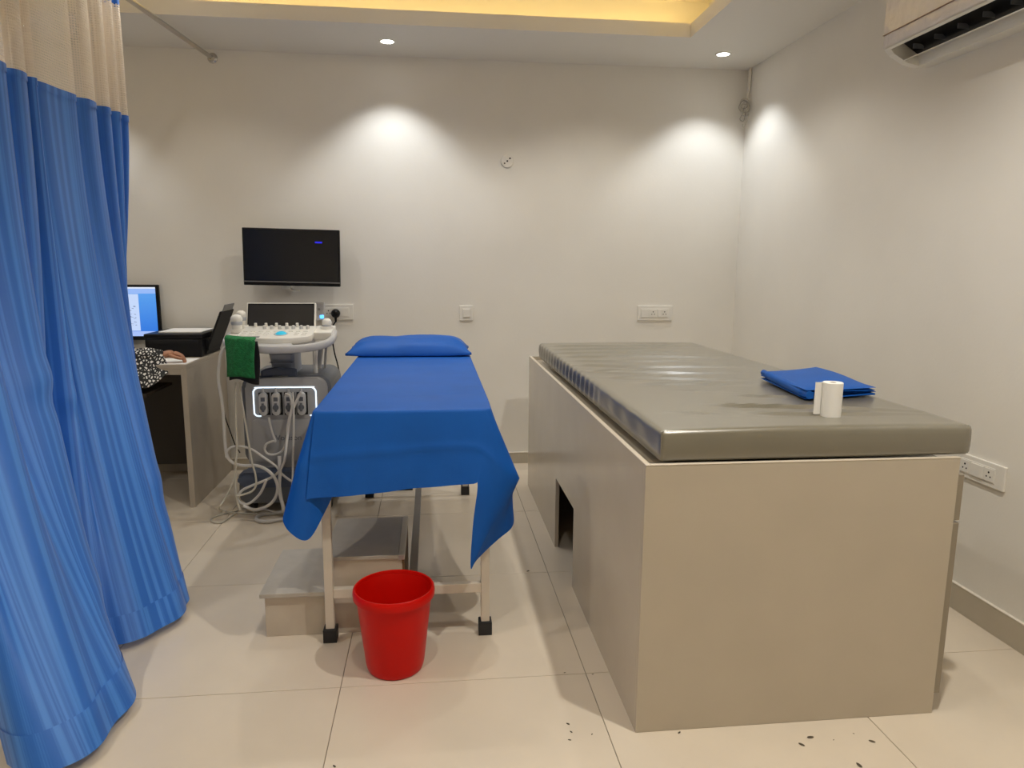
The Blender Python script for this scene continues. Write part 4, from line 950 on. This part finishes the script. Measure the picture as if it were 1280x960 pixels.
gch = [
 [(PB.x, PB.y, .54, .165, .13), (PB.x, PB.y, .70, .15, .115), (PB.x, PB.y+.01, .92, .165, .11), (PB.x, PB.y+.01, 1.07, .155, .10), (PB.x, PB.y+.02, 1.14, .075)],
 [(PB.x+.07, PB.y+.01, 1.08, .06), (sho.x, sho.y, sho.z-.03, .066), ((sho.x+elb.x)/2, (sho.y+elb.y)/2, (sho.z+elb.z)/2, .062), (elb.x, elb.y, elb.z, .058), (elb.x+.07, elb.y+.07, elb.z+.002, .054), (elb.x+.125, elb.y+.125, elb.z+.002, .05)],
 [(PB.x-.07, PB.y+.01, 1.08, .06), (PB.x-.18, PB.y+.03, 1.10, .066), (PB.x-.2, PB.y+.12, .95, .058), (PB.x-.16, PB.y+.22, .848, .05), (PB.x-.06, PB.y+.40, .848, .042)],
 [(PB.x+.08, PB.y-.02, .50, .10), (PB.x+.09, PB.y+.22, .50, .085), (PB.x+.09, PB.y+.40, .47, .07), (PB.x+.09, PB.y+.42, .25, .06), (PB.x+.09, PB.y+.40, .09, .05)],
 [(PB.x-.08, PB.y-.02, .50, .10), (PB.x-.09, PB.y+.22, .50, .085), (PB.x-.09, PB.y+.40, .47, .07), (PB.x-.09, PB.y+.42, .25, .06), (PB.x-.09, PB.y+.40, .09, .05)]]
obj('garment', skin_chain(gch), GARM, t, smooth=True, angle=0)
for s in (-1, 1): obj('shoe', MB().soft((PB.x+s*.09-.045, PB.y+.34, 0), (PB.x+s*.09+.045, PB.y+.60, .085), .035, .02), BLKM, t, smooth=True)
# printed loose cuff hanging from the forearm
cf0 = wr+(wr-elb).normalized()*.018; cf1 = elb+(wr-elb)*.30
axv = (cf0-cf1).normalized(); G = []
for s in np.linspace(0, 1, 16):
    c_ = cf1+(cf0-cf1)*s; row = []
    sd_ = axv.cross(V(0, 0, 1)).normalized()
    for a in np.linspace(0, 2*PI, 29):
        rz = (.050-.014*max(0, s-.7)/.3)+.003*math.sin(5*a+9*s); lo_ = max(0, -math.sin(a))**1.3; drop = .115*lo_*math.exp(-((s-.62)/.42)**2)
        row.append(tuple(c_+sd_*math.cos(a)*(rz*.92)*(1-.45*lo_)+V(.05*lo_*s, -.095*lo_*min(1, drop/.06), math.sin(a)*rz*(1-.25*lo_)-drop)))
    G.append(row)
g = obj('printed_cuff', MB().grid(G), PRINT, t, smooth=True, angle=0); g.modifiers.new('thick', 'SOLIDIFY').thickness = .003
st = thing('office_stool', (PB.x, PB.y-.03, 0), 'round black stool under the seated person', 'stool')
obj('seat', MB().lathe([(.17, .315), (.19, .33), (.19, .36), (.17, .38), (0, .385)], (PB.x, PB.y-.03, 0), 32), BLKM, st, smooth=True)
obj('column', MB().cyl((PB.x, PB.y-.03, .06), (PB.x, PB.y-.03, .318), .025, n=16), CHROME, st, smooth=True)
for k in range(5):
    a = k*2*PI/5+.3; e = V(PB.x+.24*math.cos(a), PB.y-.03+.24*math.sin(a), .055)
    lg = obj('leg', MB().tube([(PB.x, PB.y-.03, .085), tuple(e)], .014, 8), BLKM, st, smooth=True)
    obj('wheel', MB().cyl(e+V(-.015, 0, -.030), e+V(.015, 0, -.030), .025, n=16), RUB, lg, smooth=True)

# ------------------------------------------------------------------ crumbs of dirt on the floor
CR = 'before the laminate couch front'; CL = 'left of the couch corner'
for (u, v, s, lab) in ((1013, 922, .010, 'largest dark crumb on floor '+CR), (1002, 931, .009, 'dark crumb just below the largest one '+CR), (1090, 927, .009, 'dark crumb at the right by a tile joint '+CR), (1074, 957, .010, 'dark crumb lowest in the picture '+CR),
                  (710, 905, .006, 'uppermost of three small crumbs in a row '+CL), (714, 915, .005, 'middle of three small crumbs in a row '+CL), (712, 925, .005, 'lowest of three small crumbs in a row '+CL), (740, 918, .004, 'tiny crumb right of the three in a row '+CL),
                  (741, 843, .004, 'tiny crumb right of the tile joint crossing by couch side'), (706, 841, .004, 'tiny crumb left of the tile joint crossing by couch side'), (849, 916, .006, 'small crumb touching the bottom edge of the couch front'), (418, 958, .006, 'lone dark crumb at picture bottom below the red bucket'),
                  (660, 714, .008, 'dark crumb on floor between bed and couch'), (1042, 925, .003, 'tiny speck right of the largest crumb '+CR), (1067, 917, .003, 'tiny speck close under the couch front right of centre')):
    p = atz(u, v, .0); a = random.random()*6; mb = MB()
    mb.lathe([(0, 0), (s*.7, .0004), (s*.8, s*.2), (s*.4, s*.36), (0, s*.4)], (0, 0, 0), 9); mb.xform(Matrix.Translation((p[0], p[1], 0)) @ Matrix.Rotation(a, 4, 'Z') @ Matrix.Diagonal((1.3, .6, 1, 1)))
    o = obj('dirt_crumb', mb, DIRT); tag(o, lab, 'crumb', 'dirt crumbs on the floor')
